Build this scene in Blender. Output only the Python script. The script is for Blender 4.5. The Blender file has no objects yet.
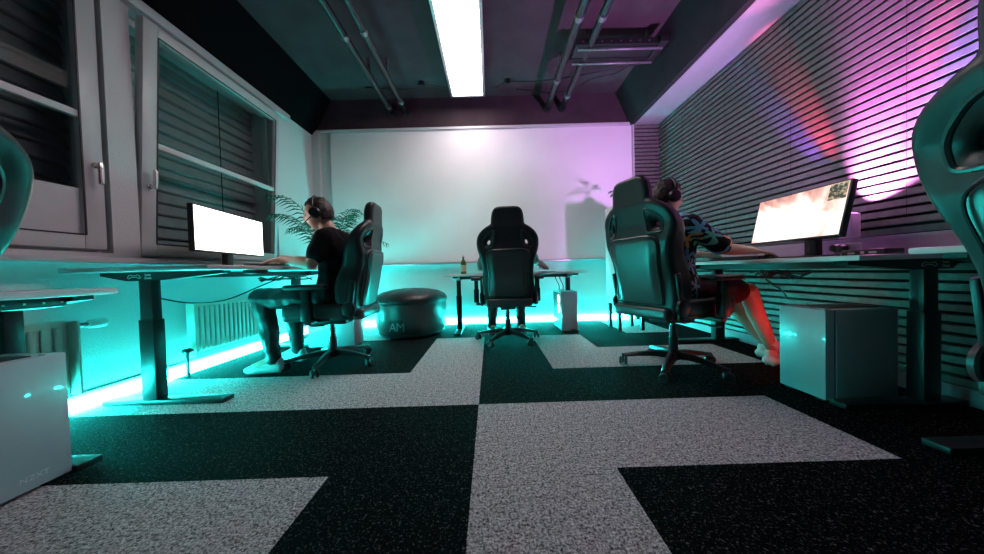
import bpy, bmesh, math, random
from mathutils import Vector, Matrix, Euler
random.seed(7)
S = bpy.context.scene
COL = S.collection
PI = math.pi
rad = math.radians

# ---------------------------------------------------------------- camera, world, exposure
cam_d = bpy.data.cameras.new('camera'); cam = bpy.data.objects.new('camera', cam_d); COL.objects.link(cam)
cam_d.sensor_width = 36.0; cam_d.lens = 300.0 / 984.0 * 36.0; cam_d.clip_start = 0.02
yaw, pitch, roll = -0.00471, -0.0212, 0.02864
Mc = Matrix.Rotation(yaw, 4, 'Z') @ Matrix.Rotation(pitch, 4, 'X') @ Matrix.Rotation(roll, 4, 'Y') @ Matrix.Rotation(PI/2, 4, 'X')
cam.matrix_world = Matrix.Translation((0, 0, 0.725)) @ Mc
S.camera = cam
w = bpy.data.worlds.new('night'); S.world = w; w.use_nodes = True
w.node_tree.nodes['Background'].inputs[0].default_value = (0.35, 0.42, 0.5, 1)
w.node_tree.nodes['Background'].inputs[1].default_value = 0.02
S.view_settings.view_transform = 'Standard'; S.view_settings.look = 'None'
S.view_settings.gamma = 1.0; S.view_settings.exposure = 0.22
PANEL_L = 12.5      # radiance of the ceiling luminaire
STRIP_L = 120.0     # radiance of the cyan strips
LAMP_W = 9.0       # scale of the coloured wall washer
SCREEN_L = 5.0
CYAN = (0.022, 0.93, 0.86)

# ---------------------------------------------------------------- materials
def pmat(name, col, rough=0.5, metal=0.0, nscale=0, namt=0.0, bump=0.0, spec=0.5, coat=0.0, emit=None, es=0.0):
    m = bpy.data.materials.new(name); m.use_nodes = True
    nt = m.node_tree; b = nt.nodes['Principled BSDF']
    b.inputs['Base Color'].default_value = (*col, 1); b.inputs['Roughness'].default_value = rough
    b.inputs['Metallic'].default_value = metal; b.inputs['Specular IOR Level'].default_value = spec
    b.inputs['Coat Weight'].default_value = coat
    if emit:
        b.inputs['Emission Color'].default_value = (*emit, 1); b.inputs['Emission Strength'].default_value = es
    if nscale:
        tc = nt.nodes.new('ShaderNodeTexCoord'); n = nt.nodes.new('ShaderNodeTexNoise')
        n.inputs['Scale'].default_value = nscale; n.inputs['Detail'].default_value = 3
        nt.links.new(tc.outputs['Object'], n.inputs['Vector'])
        if namt:
            r = nt.nodes.new('ShaderNodeValToRGB')
            r.color_ramp.elements[0].position = 0.3; r.color_ramp.elements[1].position = 0.7
            r.color_ramp.elements[0].color = (*[c*(1-namt) for c in col], 1)
            r.color_ramp.elements[1].color = (*[min(1, c*(1+namt)) for c in col], 1)
            nt.links.new(n.outputs['Fac'], r.inputs['Fac']); nt.links.new(r.outputs['Color'], b.inputs['Base Color'])
        if bump:
            bp = nt.nodes.new('ShaderNodeBump'); bp.inputs['Strength'].default_value = bump; bp.inputs['Distance'].default_value = 0.01
            nt.links.new(n.outputs['Fac'], bp.inputs['Height']); nt.links.new(bp.outputs['Normal'], b.inputs['Normal'])
    return m

def carpet(name, dark, light, t0, t1):
    m = bpy.data.materials.new(name); m.use_nodes = True
    nt = m.node_tree; b = nt.nodes['Principled BSDF']; b.inputs['Roughness'].default_value = 0.85
    b.inputs['Specular IOR Level'].default_value = 0.012
    tc = nt.nodes.new('ShaderNodeTexCoord'); L = nt.links.new
    ns = []
    for sc_, dt in ((125, 3.0), (40, 2.0)):
        n = nt.nodes.new('ShaderNodeTexNoise'); n.inputs['Scale'].default_value = sc_; n.inputs['Detail'].default_value = dt; n.inputs['Roughness'].default_value = 0.75
        L(tc.outputs['Object'], n.inputs['Vector']); ns.append(n)
    mx = nt.nodes.new('ShaderNodeMix'); mx.inputs[0].default_value = 0.22
    L(ns[0].outputs['Fac'], mx.inputs[2]); L(ns[1].outputs['Fac'], mx.inputs[3])
    r = nt.nodes.new('ShaderNodeValToRGB')
    r.color_ramp.elements[0].position = t0; r.color_ramp.elements[1].position = t1
    r.color_ramp.elements[0].color = (*dark, 1); r.color_ramp.elements[1].color = (*light, 1)
    L(mx.outputs[0], r.inputs['Fac']); L(r.outputs['Color'], b.inputs['Base Color'])
    bp = nt.nodes.new('ShaderNodeBump'); bp.inputs['Strength'].default_value = 1.0; bp.inputs['Distance'].default_value = 0.012
    L(mx.outputs[0], bp.inputs['Height']); L(bp.outputs['Normal'], b.inputs['Normal'])
    return m

M = {}
M['carpet_dark'] = carpet('carpet_dark', (0.003, 0.003, 0.0035), (0.22, 0.205, 0.21), 0.55, 0.70)
M['carpet_light'] = carpet('carpet_light', (0.02, 0.02, 0.025), (0.95, 0.94, 0.96), 0.38, 0.62)
M['wall'] = pmat('wall_paint', (0.62, 0.61, 0.62), 0.75, nscale=120, namt=0.03, bump=0.25)
M['wall_dark'] = pmat('dark_wall_paint', (0.2, 0.2, 0.21), 0.8, nscale=30, namt=0.05)
M['ceil'] = pmat('ceiling_paint', (0.060, 0.042, 0.048), 0.9, spec=0.1, nscale=5, namt=0.15, bump=0.1)
M['ceil_black'] = pmat('dark_ceiling_paint', (0.005, 0.004, 0.005), 0.9, spec=0.05, nscale=5, namt=0.2)
M['soffit'] = pmat('soffit_paint', (0.34, 0.32, 0.35), 0.6, nscale=20, namt=0.03)
M['beam'] = pmat('beam_paint', (0.026, 0.026, 0.028), 0.8, spec=0.1, nscale=8, namt=0.1)
M['board'] = pmat('whiteboard_enamel', (0.82, 0.81, 0.82), 0.6, nscale=3, namt=0.02, spec=0.15)
M['alu'] = pmat('brushed_aluminium', (0.6, 0.6, 0.62), 0.35, 0.8, nscale=60, namt=0.05)
M['upvc'] = pmat('white_window_plastic', (0.55, 0.54, 0.55), 0.35, nscale=10, namt=0.03)
M['gasket'] = pmat('black_gasket', (0.012, 0.013, 0.013), 0.5, nscale=40, namt=0.1)
M['blind'] = pmat('grey_blind_slat', (0.42, 0.42, 0.42), 0.5, nscale=12, namt=0.08)
M['handle'] = pmat('satin_handle', (0.7, 0.66, 0.62), 0.25, 0.9, nscale=50, namt=0.05)
M['slat'] = pmat('grey_wood_slat', (0.15, 0.14, 0.13), 0.45, nscale=25, namt=0.2)
M['felt'] = pmat('black_felt', (0.004, 0.004, 0.004), 0.95, nscale=200, namt=0.3)
M['black'] = pmat('black_powder_coat', (0.012, 0.012, 0.014), 0.38, nscale=150, namt=0.15, bump=0.05)
M['plastic'] = pmat('black_plastic', (0.014, 0.014, 0.016), 0.35, nscale=90, namt=0.1)
M['leather'] = pmat('black_leather', (0.014, 0.015, 0.016), 0.42, nscale=260, namt=0.1, bump=0.06, spec=0.5)
M['leather_b'] = pmat('black_leather_panel', (0.042, 0.045, 0.048), 0.34, nscale=260, namt=0.1, bump=0.05, spec=0.7)
M['chairmetal'] = pmat('dark_satin_metal', (0.05, 0.05, 0.055), 0.25, 0.6, nscale=40, namt=0.1)
M['desk'] = pmat('white_desk_laminate', (0.62, 0.61, 0.62), 0.25, nscale=15, namt=0.03)
M['case'] = pmat('white_case_paint', (0.47, 0.50, 0.54), 0.3, nscale=40, namt=0.02, coat=0.5)
M['case_gap'] = pmat('case_shadow_gap', (0.06, 0.065, 0.07), 0.5, nscale=40, namt=0.1)
M['rad'] = pmat('radiator_enamel', (0.6, 0.59, 0.53), 0.3, nscale=15, namt=0.03)
M['steel'] = pmat('galvanised_steel', (0.2, 0.2, 0.21), 0.45, 0.5, nscale=30, namt=0.15)
M['pipe'] = pmat('painted_conduit', (0.03, 0.03, 0.032), 0.35, 0.2, nscale=20, namt=0.15)
M['cable'] = pmat('black_cable', (0.01, 0.01, 0.01), 0.5, nscale=60, namt=0.1)
M['skin'] = pmat('skin', (0.55, 0.33, 0.25), 0.5, nscale=40, namt=0.06)
M['hair'] = pmat('dark_brown_hair', (0.018, 0.010, 0.007), 0.5, nscale=90, namt=0.4, bump=0.6)
M['tee_black'] = pmat('black_cotton', (0.008, 0.008, 0.009), 0.9, nscale=60, namt=0.1, bump=0.2, spec=0.1)
M['tee_grey'] = pmat('grey_cotton', (0.16, 0.17, 0.18), 0.9, nscale=60, namt=0.1, bump=0.2)
M['trousers'] = pmat('dark_trousers', (0.02, 0.021, 0.024), 0.6, nscale=30, namt=0.2, bump=0.3)
M['shorts'] = pmat('dark_red_shorts', (0.05, 0.006, 0.008), 0.8, nscale=30, namt=0.2, bump=0.3)
M['shoe'] = pmat('white_shoe', (0.65, 0.65, 0.64), 0.5, nscale=50, namt=0.05)
M['sole'] = pmat('grey_sole', (0.3, 0.3, 0.3), 0.6, nscale=50, namt=0.05)
M['eye'] = pmat('eye', (0.6, 0.58, 0.55), 0.1, nscale=5, namt=0.02)
M['leaf'] = pmat('palm_leaf', (0.02, 0.075, 0.035), 0.45, nscale=30, namt=0.3)
M['pot'] = pmat('grey_pot', (0.12, 0.12, 0.12), 0.6, nscale=20, namt=0.1)
M['bottle'] = pmat('brown_green_glass', (0.10, 0.14, 0.05), 0.1, nscale=10, namt=0.1, spec=0.8)
M['label'] = pmat('cream_label', (0.6, 0.55, 0.35), 0.5, nscale=60, namt=0.15)
M['white'] = pmat('white_plastic', (0.62, 0.62, 0.62), 0.3, nscale=30, namt=0.02)
M['cyanbox'] = pmat('cyan_card', (0.1, 0.72, 0.72), 0.5, nscale=30, namt=0.05)
M['logo'] = pmat('pale_logo_print', (0.6, 0.62, 0.64), 0.5, nscale=30, namt=0.02)
M['logo_faint'] = pmat('faint_logo_print', (0.74, 0.76, 0.78), 0.4, nscale=30, namt=0.02)
M['soil'] = pmat('soil', (0.02, 0.014, 0.01), 0.95, nscale=90, namt=0.4, bump=0.5)
M['strip'] = pmat('cyan_led', (0.1, 0.3, 0.3), 0.5, nscale=2, namt=0.01, emit=CYAN, es=STRIP_L)
M['panel'] = pmat('luminaire_diffuser', (0.8, 0.8, 0.8), 0.5, nscale=2, namt=0.01, emit=(1.0, 0.86, 0.87), es=PANEL_L)
M['scr_left'] = pmat('white_screen', (0.1, 0.1, 0.1), 0.2, nscale=2, namt=0.01, emit=(1.0, 0.93, 0.86), es=SCREEN_L)
M['rgb_red'] = pmat('red_led', (0.1, 0.0, 0.0), 0.3, nscale=2, namt=0.01, emit=(1.0, 0.02, 0.03), es=24)
M['rgb_mag'] = pmat('magenta_led', (0.1, 0.0, 0.1), 0.3, nscale=2, namt=0.01, emit=(1.0, 0.15, 0.95), es=6)
M['rgb_pink'] = pmat('salmon_led', (0.1, 0.05, 0.05), 0.3, nscale=30, namt=0.3, emit=(1.0, 0.42, 0.38), es=2.2)

def glass_mat():
    m = bpy.data.materials.new('window_glass'); m.use_nodes = True
    nt = m.node_tree; nt.nodes.clear()
    o = nt.nodes.new('ShaderNodeOutputMaterial'); mix = nt.nodes.new('ShaderNodeMixShader')
    t = nt.nodes.new('ShaderNodeBsdfTransparent'); t.inputs[0].default_value = (0.75, 0.8, 0.8, 1)
    g = nt.nodes.new('ShaderNodeBsdfGlossy'); g.inputs['Roughness'].default_value = 0.03
    f = nt.nodes.new('ShaderNodeFresnel'); f.inputs[0].default_value = 1.5
    ge = nt.nodes.new('ShaderNodeNewGeometry'); iv = nt.nodes.new('ShaderNodeMath'); iv.operation = 'SUBTRACT'; iv.inputs[0].default_value = 1.0
    nt.links.new(ge.outputs['Backfacing'], iv.inputs[1]); mu = nt.nodes.new('ShaderNodeMath'); mu.operation = 'MULTIPLY'; mu2 = nt.nodes.new('ShaderNodeMath'); mu2.operation = 'MULTIPLY'; mu2.inputs[1].default_value = 0.05
    nt.links.new(f.outputs[0], mu.inputs[0]); nt.links.new(iv.outputs[0], mu.inputs[1])
    nt.links.new(mu.outputs[0], mu2.inputs[0]); nt.links.new(mu2.outputs[0], mix.inputs[0]); nt.links.new(t.outputs[0], mix.inputs[1]); nt.links.new(g.outputs[0], mix.inputs[2])
    nt.links.new(mix.outputs[0], o.inputs[0]); return m
M['glass'] = glass_mat()

def screen_right():
    m = bpy.data.materials.new('game_screen'); m.use_nodes = True
    nt = m.node_tree; b = nt.nodes['Principled BSDF']; b.inputs['Base Color'].default_value = (0.02, 0.02, 0.02, 1)
    tc = nt.nodes.new('ShaderNodeTexCoord'); n = nt.nodes.new('ShaderNodeTexNoise')
    n.inputs['Scale'].default_value = 5; n.inputs['Detail'].default_value = 6; n.inputs['Distortion'].default_value = 1.2
    nt.links.new(tc.outputs['Object'], n.inputs['Vector'])
    r = nt.nodes.new('ShaderNodeValToRGB'); e = r.color_ramp.elements
    e[0].position = 0.30; e[0].color = (0.45, 0.16, 0.15, 1)
    e[1].position = 0.62; e[1].color = (1.35, 1.2, 1.08, 1)
    x = e.new(0.45); x.color = (0.95, 0.55, 0.45, 1)
    sep = nt.nodes.new('ShaderNodeSeparateXYZ'); nt.links.new(tc.outputs['Object'], sep.inputs[0])
    # centre of the picture is brighter
    ln = nt.nodes.new('ShaderNodeVectorMath'); ln.operation = 'LENGTH'
    mp = nt.nodes.new('ShaderNodeMapping'); mp.inputs['Scale'].default_value = (1.0, 1.0, 2.2); mp.inputs['Location'].default_value = (0.03, 0, 0.09)
    nt.links.new(tc.outputs['Object'], mp.inputs[0]); nt.links.new(mp.outputs[0], ln.inputs[0])
    mr = nt.nodes.new('ShaderNodeMapRange'); mr.inputs[1].default_value = 0.05; mr.inputs[2].default_value = 0.42
    mr.inputs[3].default_value = 0.26; mr.inputs[4].default_value = -0.06
    nt.links.new(ln.outputs['Value'], mr.inputs[0])
    ad = nt.nodes.new('ShaderNodeMath'); ad.operation = 'ADD'
    nt.links.new(n.outputs['Fac'], ad.inputs[0]); nt.links.new(mr.outputs[0], ad.inputs[1]); nt.links.new(ad.outputs[0], r.inputs['Fac'])
    nt.links.new(r.outputs['Color'], b.inputs['Emission Color']); b.inputs['Emission Strength'].default_value = 1.0
    return m
M['scr_right'] = screen_right()
M['minimap'] = pmat('screen_minimap', (0.02, 0.02, 0.02), 0.3, nscale=45, namt=0.5, emit=(0.16, 0.14, 0.09), es=1.0)
_nt = M['minimap'].node_tree; _r = [n for n in _nt.nodes if n.type == 'VALTORGB'][0]
_r.color_ramp.elements[0].color = (0.02, 0.03, 0.02, 1); _r.color_ramp.elements[1].color = (0.42, 0.34, 0.20, 1); _r.color_ramp.elements[0].position = .42; _r.color_ramp.elements[1].position = .6
_nt.links.new(_r.outputs['Color'], _nt.nodes['Principled BSDF'].inputs['Emission Color'])

def hawaii():
    m = bpy.data.materials.new('floral_cotton'); m.use_nodes = True
    nt = m.node_tree; b = nt.nodes['Principled BSDF']; b.inputs['Roughness'].default_value = 0.85
    L = nt.links.new; N = nt.nodes.new
    tc = N('ShaderNodeTexCoord'); mp = N('ShaderNodeMapping'); mp.inputs['Rotation'].default_value = (rad(90), 0, 0)
    sep0 = N('ShaderNodeSeparateXYZ'); L(tc.outputs['Object'], sep0.inputs[0])
    ay = N('ShaderNodeMath'); ay.operation = 'MULTIPLY_ADD'; ay.inputs[1].default_value = 0.8
    L(sep0.outputs['Y'], ay.inputs[0]); L(sep0.outputs['X'], ay.inputs[2])
    cb = N('ShaderNodeCombineXYZ'); L(ay.outputs[0], cb.inputs[0]); L(sep0.outputs['Z'], cb.inputs[1])
    v = N('ShaderNodeTexVoronoi'); v.voronoi_dimensions = '2D'; v.inputs['Scale'].default_value = 10.5; v.inputs['Randomness'].default_value = 0.75
    L(cb.outputs[0], v.inputs['Vector'])
    sc = N('ShaderNodeVectorMath'); sc.operation = 'SUBTRACT'
    L(cb.outputs[0], sc.inputs[0]); L(v.outputs['Position'], sc.inputs[1])
    sx = N('ShaderNodeSeparateXYZ'); L(sc.outputs[0], sx.inputs[0])
    at = N('ShaderNodeMath'); at.operation = 'ARCTAN2'; L(sx.outputs['Y'], at.inputs[0]); L(sx.outputs['X'], at.inputs[1])
    cs = N('ShaderNodeSeparateColor'); L(v.outputs['Color'], cs.inputs[0])
    a5 = N('ShaderNodeMath'); a5.operation = 'MULTIPLY_ADD'; a5.inputs[1].default_value = 5.0; L(at.outputs[0], a5.inputs[0])
    ph = N('ShaderNodeMath'); ph.operation = 'MULTIPLY'; ph.inputs[1].default_value = 12; L(cs.outputs[0], ph.inputs[0]); L(ph.outputs[0], a5.inputs[2])
    co0 = N('ShaderNodeMath'); co0.operation = 'COSINE'; L(a5.outputs[0], co0.inputs[0]); c1 = N('ShaderNodeMath'); c1.operation = 'MULTIPLY_ADD'; c1.inputs[1].default_value = .5; c1.inputs[2].default_value = .5; L(co0.outputs[0], c1.inputs[0]); co = N('ShaderNodeMath'); co.operation = 'POWER'; co.inputs[1].default_value = 1.4; L(c1.outputs[0], co.inputs[0])
    th = N('ShaderNodeMath'); th.operation = 'MULTIPLY_ADD'; th.inputs[1].default_value = 0.048; th.inputs[2].default_value = 0.015; L(co.outputs[0], th.inputs[0])
    le = N('ShaderNodeVectorMath'); le.operation = 'LENGTH'; L(sc.outputs[0], le.inputs[0])
    lt = N('ShaderNodeMath'); lt.operation = 'LESS_THAN'; L(le.outputs['Value'], lt.inputs[0]); L(th.outputs[0], lt.inputs[1])
    r = N('ShaderNodeValToRGB'); r.color_ramp.interpolation = 'CONSTANT'
    e = r.color_ramp.elements; e[0].position = 0; e[0].color = (0.2, 0.65, 0.9, 1); e[1].position = 0.3; e[1].color = (1.0, 0.6, 0.2, 1)
    for p, c in ((0.48, (0.95, 0.9, 0.85, 1)), (0.64, (0.2, 0.75, 0.55, 1)), (0.8, (0.35, 0.5, 0.95, 1)), (0.9, (0.8, 0.3, 0.25, 1))):
        x = e.new(p); x.color = c
    L(cs.outputs[1], r.inputs['Fac'])
    mx = N('ShaderNodeMix'); mx.data_type = 'RGBA'; mx.inputs[6].default_value = (0.006, 0.012, 0.011, 1)
    L(lt.outputs[0], mx.inputs[0]); L(r.outputs['Color'], mx.inputs[7]); L(mx.outputs[2], b.inputs['Base Color'])
    return m
M['hawaii'] = hawaii()

# ---------------------------------------------------------------- helpers
def link(name, me, mat, parent=None, smooth=False):
    o = bpy.data.objects.new(name, me); COL.objects.link(o)
    if mat is not None:
        if len(me.materials): me.materials.clear()
        for m_ in (mat if isinstance(mat, (list, tuple)) else [mat]): me.materials.append(m_)
    if parent is not None: o.parent = parent
    if smooth:
        for p in me.polygons: p.use_smooth = True
    return o
def bm_obj(name, bm, mat, parent=None, smooth=False, autos=None):
    me = bpy.data.meshes.new(name); bmesh.ops.recalc_face_normals(bm, faces=bm.faces); bm.to_mesh(me); bm.free()
    o = link(name, me, mat, parent, smooth)
    if autos is not None:
        for p in me.polygons: p.use_smooth = True
        me.set_sharp_from_angle(angle=rad(autos))
    return o
def box(bm, x0, x1, y0, y1, z0, z1, bev=0.0, mtx=None, seg=2, mi=0):
    r = bmesh.ops.create_cube(bm, size=1.0)
    vs = r['verts']
    for v in vs:
        v.co = Vector((x0 + (v.co.x + .5)*(x1-x0), y0 + (v.co.y + .5)*(y1-y0), z0 + (v.co.z + .5)*(z1-z0)))
    fs = set(f for v in vs for f in v.link_faces)
    for f in fs: f.material_index = mi
    if bev > 0:
        es = list(set(e for v in vs for e in v.link_edges))
        r2 = bmesh.ops.bevel(bm, geom=es, offset=bev, segments=seg, affect='EDGES', profile=0.5)
        vs = list(set(v for f in r2['faces'] for v in f.verts) | set(v for v in vs if v.is_valid))
        for f in r2['faces']: f.material_index = mi
    if mtx is not None: bmesh.ops.transform(bm, matrix=mtx, verts=vs)
    return vs
def tube(bm, pts, r, n=10, closed=False, r_end=None):
    pts = [Vector(p) for p in pts]; rings = []
    up = None
    for i, p in enumerate(pts):
        if closed: t = pts[(i+1) % len(pts)] - pts[i-1]
        else: t = pts[min(i+1, len(pts)-1)] - pts[max(i-1, 0)]
        t.normalize()
        if up is None:
            up = Vector((0, 0, 1)) if abs(t.z) < 0.9 else Vector((0, 1, 0))
        a = t.cross(up).normalized(); b_ = a.cross(t).normalized(); up = b_
        rr = r if r_end is None else r + (r_end-r)*i/(len(pts)-1)
        rings.append([bm.verts.new(p + (a*math.cos(2*PI*k/n) + b_*math.sin(2*PI*k/n))*rr) for k in range(n)])
    m = len(rings)
    for i in range(m if closed else m-1):
        A, B = rings[i], rings[(i+1) % m]
        for k in range(n): bm.faces.new((A[k], A[(k+1) % n], B[(k+1) % n], B[k]))
    if not closed:
        bm.faces.new(rings[0][::-1]); bm.faces.new(rings[-1])
def lathe(bm, prof, n=24, c=(0, 0, 0), mtx=None):
    rings = []
    for r, z in prof:
        rings.append([bm.verts.new(Vector((c[0] + max(r, 1e-4)*math.cos(2*PI*k/n), c[1] + max(r, 1e-4)*math.sin(2*PI*k/n), c[2] + z))) for k in range(n)])
    for A, B in zip(rings, rings[1:]):
        for k in range(n): bm.faces.new((A[k], A[(k+1) % n], B[(k+1) % n], B[k]))
    bm.faces.new(rings[0][::-1]); bm.faces.new(rings[-1])
    vs = [v for r_ in rings for v in r_]
    if mtx is not None: bmesh.ops.transform(bm, matrix=mtx, verts=vs)
def bez(p0, p1, p2, p3, n=12):
    p0, p1, p2, p3 = map(Vector, (p0, p1, p2, p3)); out = []
    for i in range(n+1):
        t = i/n; u = 1-t
        out.append(p0*u**3 + p1*3*u*u*t + p2*3*u*t*t + p3*t**3)
    return out
def smooth_path(pts, n=6):
    pts = [Vector(p) for p in pts]; out = []
    for i in range(len(pts)-1):
        a, b_, c, d_ = pts[max(i-1, 0)], pts[i], pts[i+1], pts[min(i+2, len(pts)-1)]
        for k in range(n):
            t = k/n
            out.append(0.5*((2*b_) + (c-a)*t + (2*a-5*b_+4*c-d_)*t*t + (3*b_-a-3*c+d_)*t**3))
    out.append(pts[-1]); return out
def thing(name, label, cat, loc=(0, 0, 0), rz=0.0, group=None):
    o = bpy.data.objects.new(name, None); COL.objects.link(o); o.location = loc; o.rotation_euler = (0, 0, rz)
    o.empty_display_size = 0.1
    return tag(o, label, cat, group)
def tag(o, label, cat, group=None):
    o['label'] = label; o['category'] = cat
    if group: o['group'] = group
    return o
def struct(o): o['kind'] = 'structure'; return o
def bx(name, dims, mat, parent=None, bev=0.0, seg=2, autos=None):
    bm = bmesh.new()
    for d in (dims if isinstance(dims[0], (list, tuple)) else [dims]): box(bm, *d, bev=bev, seg=seg)
    return bm_obj(name, bm, mat, parent, autos=(35 if bev else autos))
def tb(name, pts, r, mat, parent=None, n=10, r_end=None):
    bm = bmesh.new(); tube(bm, pts, r, n, r_end=r_end); return bm_obj(name, bm, mat, parent, smooth=True)
def lt(name, prof, mat, parent=None, n=28, c=(0, 0, 0), mtx=None):
    bm = bmesh.new(); lathe(bm, prof, n, c, mtx); return bm_obj(name, bm, mat, parent, autos=40)
def dg_mesh(o):
    dg = bpy.context.evaluated_depsgraph_get(); dg.update()
    e = o.evaluated_get(dg); me = bpy.data.meshes.new_from_object(e)
    bpy.data.objects.remove(o, do_unlink=True); return me
def text(name, body, size, mtx, mat, parent, ext=0.0006):
    cu = bpy.data.curves.new(name, 'FONT'); cu.body = body; cu.size = size; cu.extrude = ext; cu.align_x = 'CENTER'
    t = bpy.data.objects.new(name, cu); COL.objects.link(t)
    me = dg_mesh(t); me.transform(mtx)
    return link(name, me, mat, parent)
def remesh(me, voxel, smooth_it=4, fac=0.5):
    o = bpy.data.objects.new('tmp', me); COL.objects.link(o)
    m = o.modifiers.new('r', 'REMESH'); m.mode = 'VOXEL'; m.voxel_size = voxel; m.use_smooth_shade = True
    if smooth_it:
        s = o.modifiers.new('s', 'SMOOTH'); s.iterations = smooth_it; s.factor = fac
    return dg_mesh(o)
def outline_prism(polys, depth, bevel=0.0, res=2):
    """polys: list of closed 2D loops in (x,z); holes allowed. returns mesh, thickness along y centred"""
    cu = bpy.data.curves.new('o', 'CURVE'); cu.dimensions = '2D'; cu.fill_mode = 'BOTH'
    cu.extrude = depth/2 - bevel; cu.bevel_depth = bevel; cu.bevel_resolution = res
    for p in polys:
        s = cu.splines.new('POLY'); s.points.add(len(p)-1); s.use_cyclic_u = True
        for i, q in enumerate(p): s.points[i].co = (q[0], q[1], 0, 1)
    t = bpy.data.objects.new('o', cu); COL.objects.link(t); me = dg_mesh(t)
    me.transform(Matrix.Rotation(PI/2, 4, 'X')); return me
def catmull_loop(pts, n=5):
    out = []; N_ = len(pts)
    for i in range(N_):
        a, b_, c, d_ = [Vector(pts[(i+k) % N_]) for k in (-1, 0, 1, 2)]
        for k in range(n):
            t = k/n
            out.append(0.5*((2*b_) + (c-a)*t + (2*a-5*b_+4*c-d_)*t*t + (3*b_-a-3*c+d_)*t**3))
    return out
_ICO = []
def capsule(bm, p0, r0, p1, r1, sub=2):
    if not _ICO:
        q = bmesh.new(); bmesh.ops.create_icosphere(q, subdivisions=2, radius=1.0); _ICO.extend(v.co.copy() for v in q.verts); q.free()
    vs = [bm.verts.new(Vector(p) + c*r) for p, r in ((p0, r0), (p1, r1)) for c in _ICO]
    bmesh.ops.convex_hull(bm, input=vs)
    bmesh.ops.delete(bm, geom=[v for v in bm.verts if not v.link_faces], context='VERTS')
def blob(name, caps, voxel, mat, parent, it=4, extra=None, cut=None, wrinkle=0.0):
    me = bpy.data.meshes.new(name); acc = bmesh.new()
    for c in caps:
        b_ = bmesh.new(); capsule(b_, *c); t = bpy.data.meshes.new('t'); b_.to_mesh(t); b_.free(); acc.from_mesh(t); bpy.data.meshes.remove(t)
    if extra:
        for e in extra: acc.from_mesh(e)
    acc.to_mesh(me); acc.free()
    me2 = remesh(me, voxel, it)
    if wrinkle:
        from mathutils import noise
        for v in me2.vertices:
            v.co += v.normal * wrinkle * (noise.noise(Vector(v.co)*18) + 0.6*noise.noise(Vector(v.co)*Vector((9, 9, 40)).length*0.2))
    return link(name, me2, mat, parent, smooth=True)

# ---------------------------------------------------------------- room shell
XL, XR, YB, YN, ZS, ZC = -2.33, 2.32, 4.10, -2.6, 2.635, 3.06
# carpet tiles: one floor mesh, two carpet colours
T, K, OX, OY = 0.52, 0.5495, -0.0843, 1.618
def white_cell(i, j):
    if j <= -2: return (i in (-2, -3, -4)) or i == 0
    if j == -1: return i in (0, 1, 2)
    if j == 0: return i in (-1, -2, -3, -4, -5)
    if j == 1: return i in (-1, 1, 2, 3)
    if j == 2: return i in (-1, 1)
    return i in (-3, -4, 3)
bm = bmesh.new()
xs = [XL-0.05] + [OX + T*i for i in range(-4, 5)] + [XR+0.05]
ys = [YN-.05] + [OY + K*j for j in range(-7, 5)] + [YB+0.05]
for a in range(len(xs)-1):
    for c in range(len(ys)-1):
        if ys[c+1] <= ys[c]: continue
        i = math.floor(((xs[a]+xs[a+1])/2 - OX)/T); j = math.floor(((ys[c]+ys[c+1])/2 - OY)/K)
        vs = [bm.verts.new(p) for p in ((xs[a], ys[c], 0), (xs[a+1], ys[c], 0), (xs[a+1], ys[c+1], 0), (xs[a], ys[c+1], 0))]
        f = bm.faces.new(vs); f.material_index = 1 if white_cell(i, j) else 0
bmesh.ops.remove_doubles(bm, verts=bm.verts, dist=1e-5)
struct(bm_obj('floor', bm, [M['carpet_dark'], M['carpet_light']]))
struct(bx('ceiling', (XL-.1, XR+.1, YN, YB, ZC, ZC+.1), M['ceil']))
# left wall with two window openings (y ranges)
W1 = (0.10, 1.875, 0.90, 2.50); W2 = (2.02, 3.34, 0.88, 2.52)
wl = []
for (a, b_) in ((YN, W1[0]), (W1[1], W2[0]), (W2[1], YB)): wl.append((XL-.30, XL, a, b_, 0, ZC))
for Wn in (W1, W2):
    wl.append((XL-.30, XL, Wn[0], Wn[1], 0, Wn[2])); wl.append((XL-.30, XL, Wn[0], Wn[1], Wn[3], ZC))
struct(bx('wall_left', wl, M['wall']))
struct(bx('wall_back', (XL-.3, XR+.3, YB, YB+.2, 0, ZC+.1), M['wall']))
struct(bx('wall_near', (XL-.3, XR+.3, YN-.2, YN, 0, ZC+.1), M['wall_dark']))
struct(bx('wall_right', (XR+.034, XR+.25, YN, YB, 0, ZC+.1), M['wall_dark']))
# dark painted concrete above the walls
def prism_y(name, prof, y0, y1, mat):
    bm = bmesh.new(); A = [bm.verts.new((x, y0, z)) for x, z in prof]; B = [bm.verts.new((x, y1, z)) for x, z in prof]
    n = len(prof); bm.faces.new(A); bm.faces.new(B[::-1])
    for k in range(n): bm.faces.new((A[k], A[(k+1) % n], B[(k+1) % n], B[k]))
    return struct(bm_obj(name, bm, mat))
prism_y('trim_1', [(XL-.01, 2.60), (XL+.02, 2.60), (-2.06, ZC+.01), (XL-.01, ZC+.01)], YN, YB, M['ceil_black'])
prism_y('trim_2', [(1.93, ZS), (1.74, ZC+.01), (1.80, ZC+.01), (1.99, ZS)], YN, YB, M['beam'])
struct(bx('trim_3', (1.985, XR+.06, YN, YB, ZS, ZS+.05), M['soffit']))
struct(bx('trim_4', (XL, 1.9, YB-.03, YB+.001, 2.665, ZC), M['ceil']))
struct(bx('trim_5', (XL, 1.94, YB-.045, YB, 2.635, 2.665), M['upvc']))
# corner duct and cornice pipe at the left back corner
struct(bx('trim_6', (XL, XL+.09, YB-.06, YB-.001, 0.9, 2.635), M['wall']))
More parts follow.
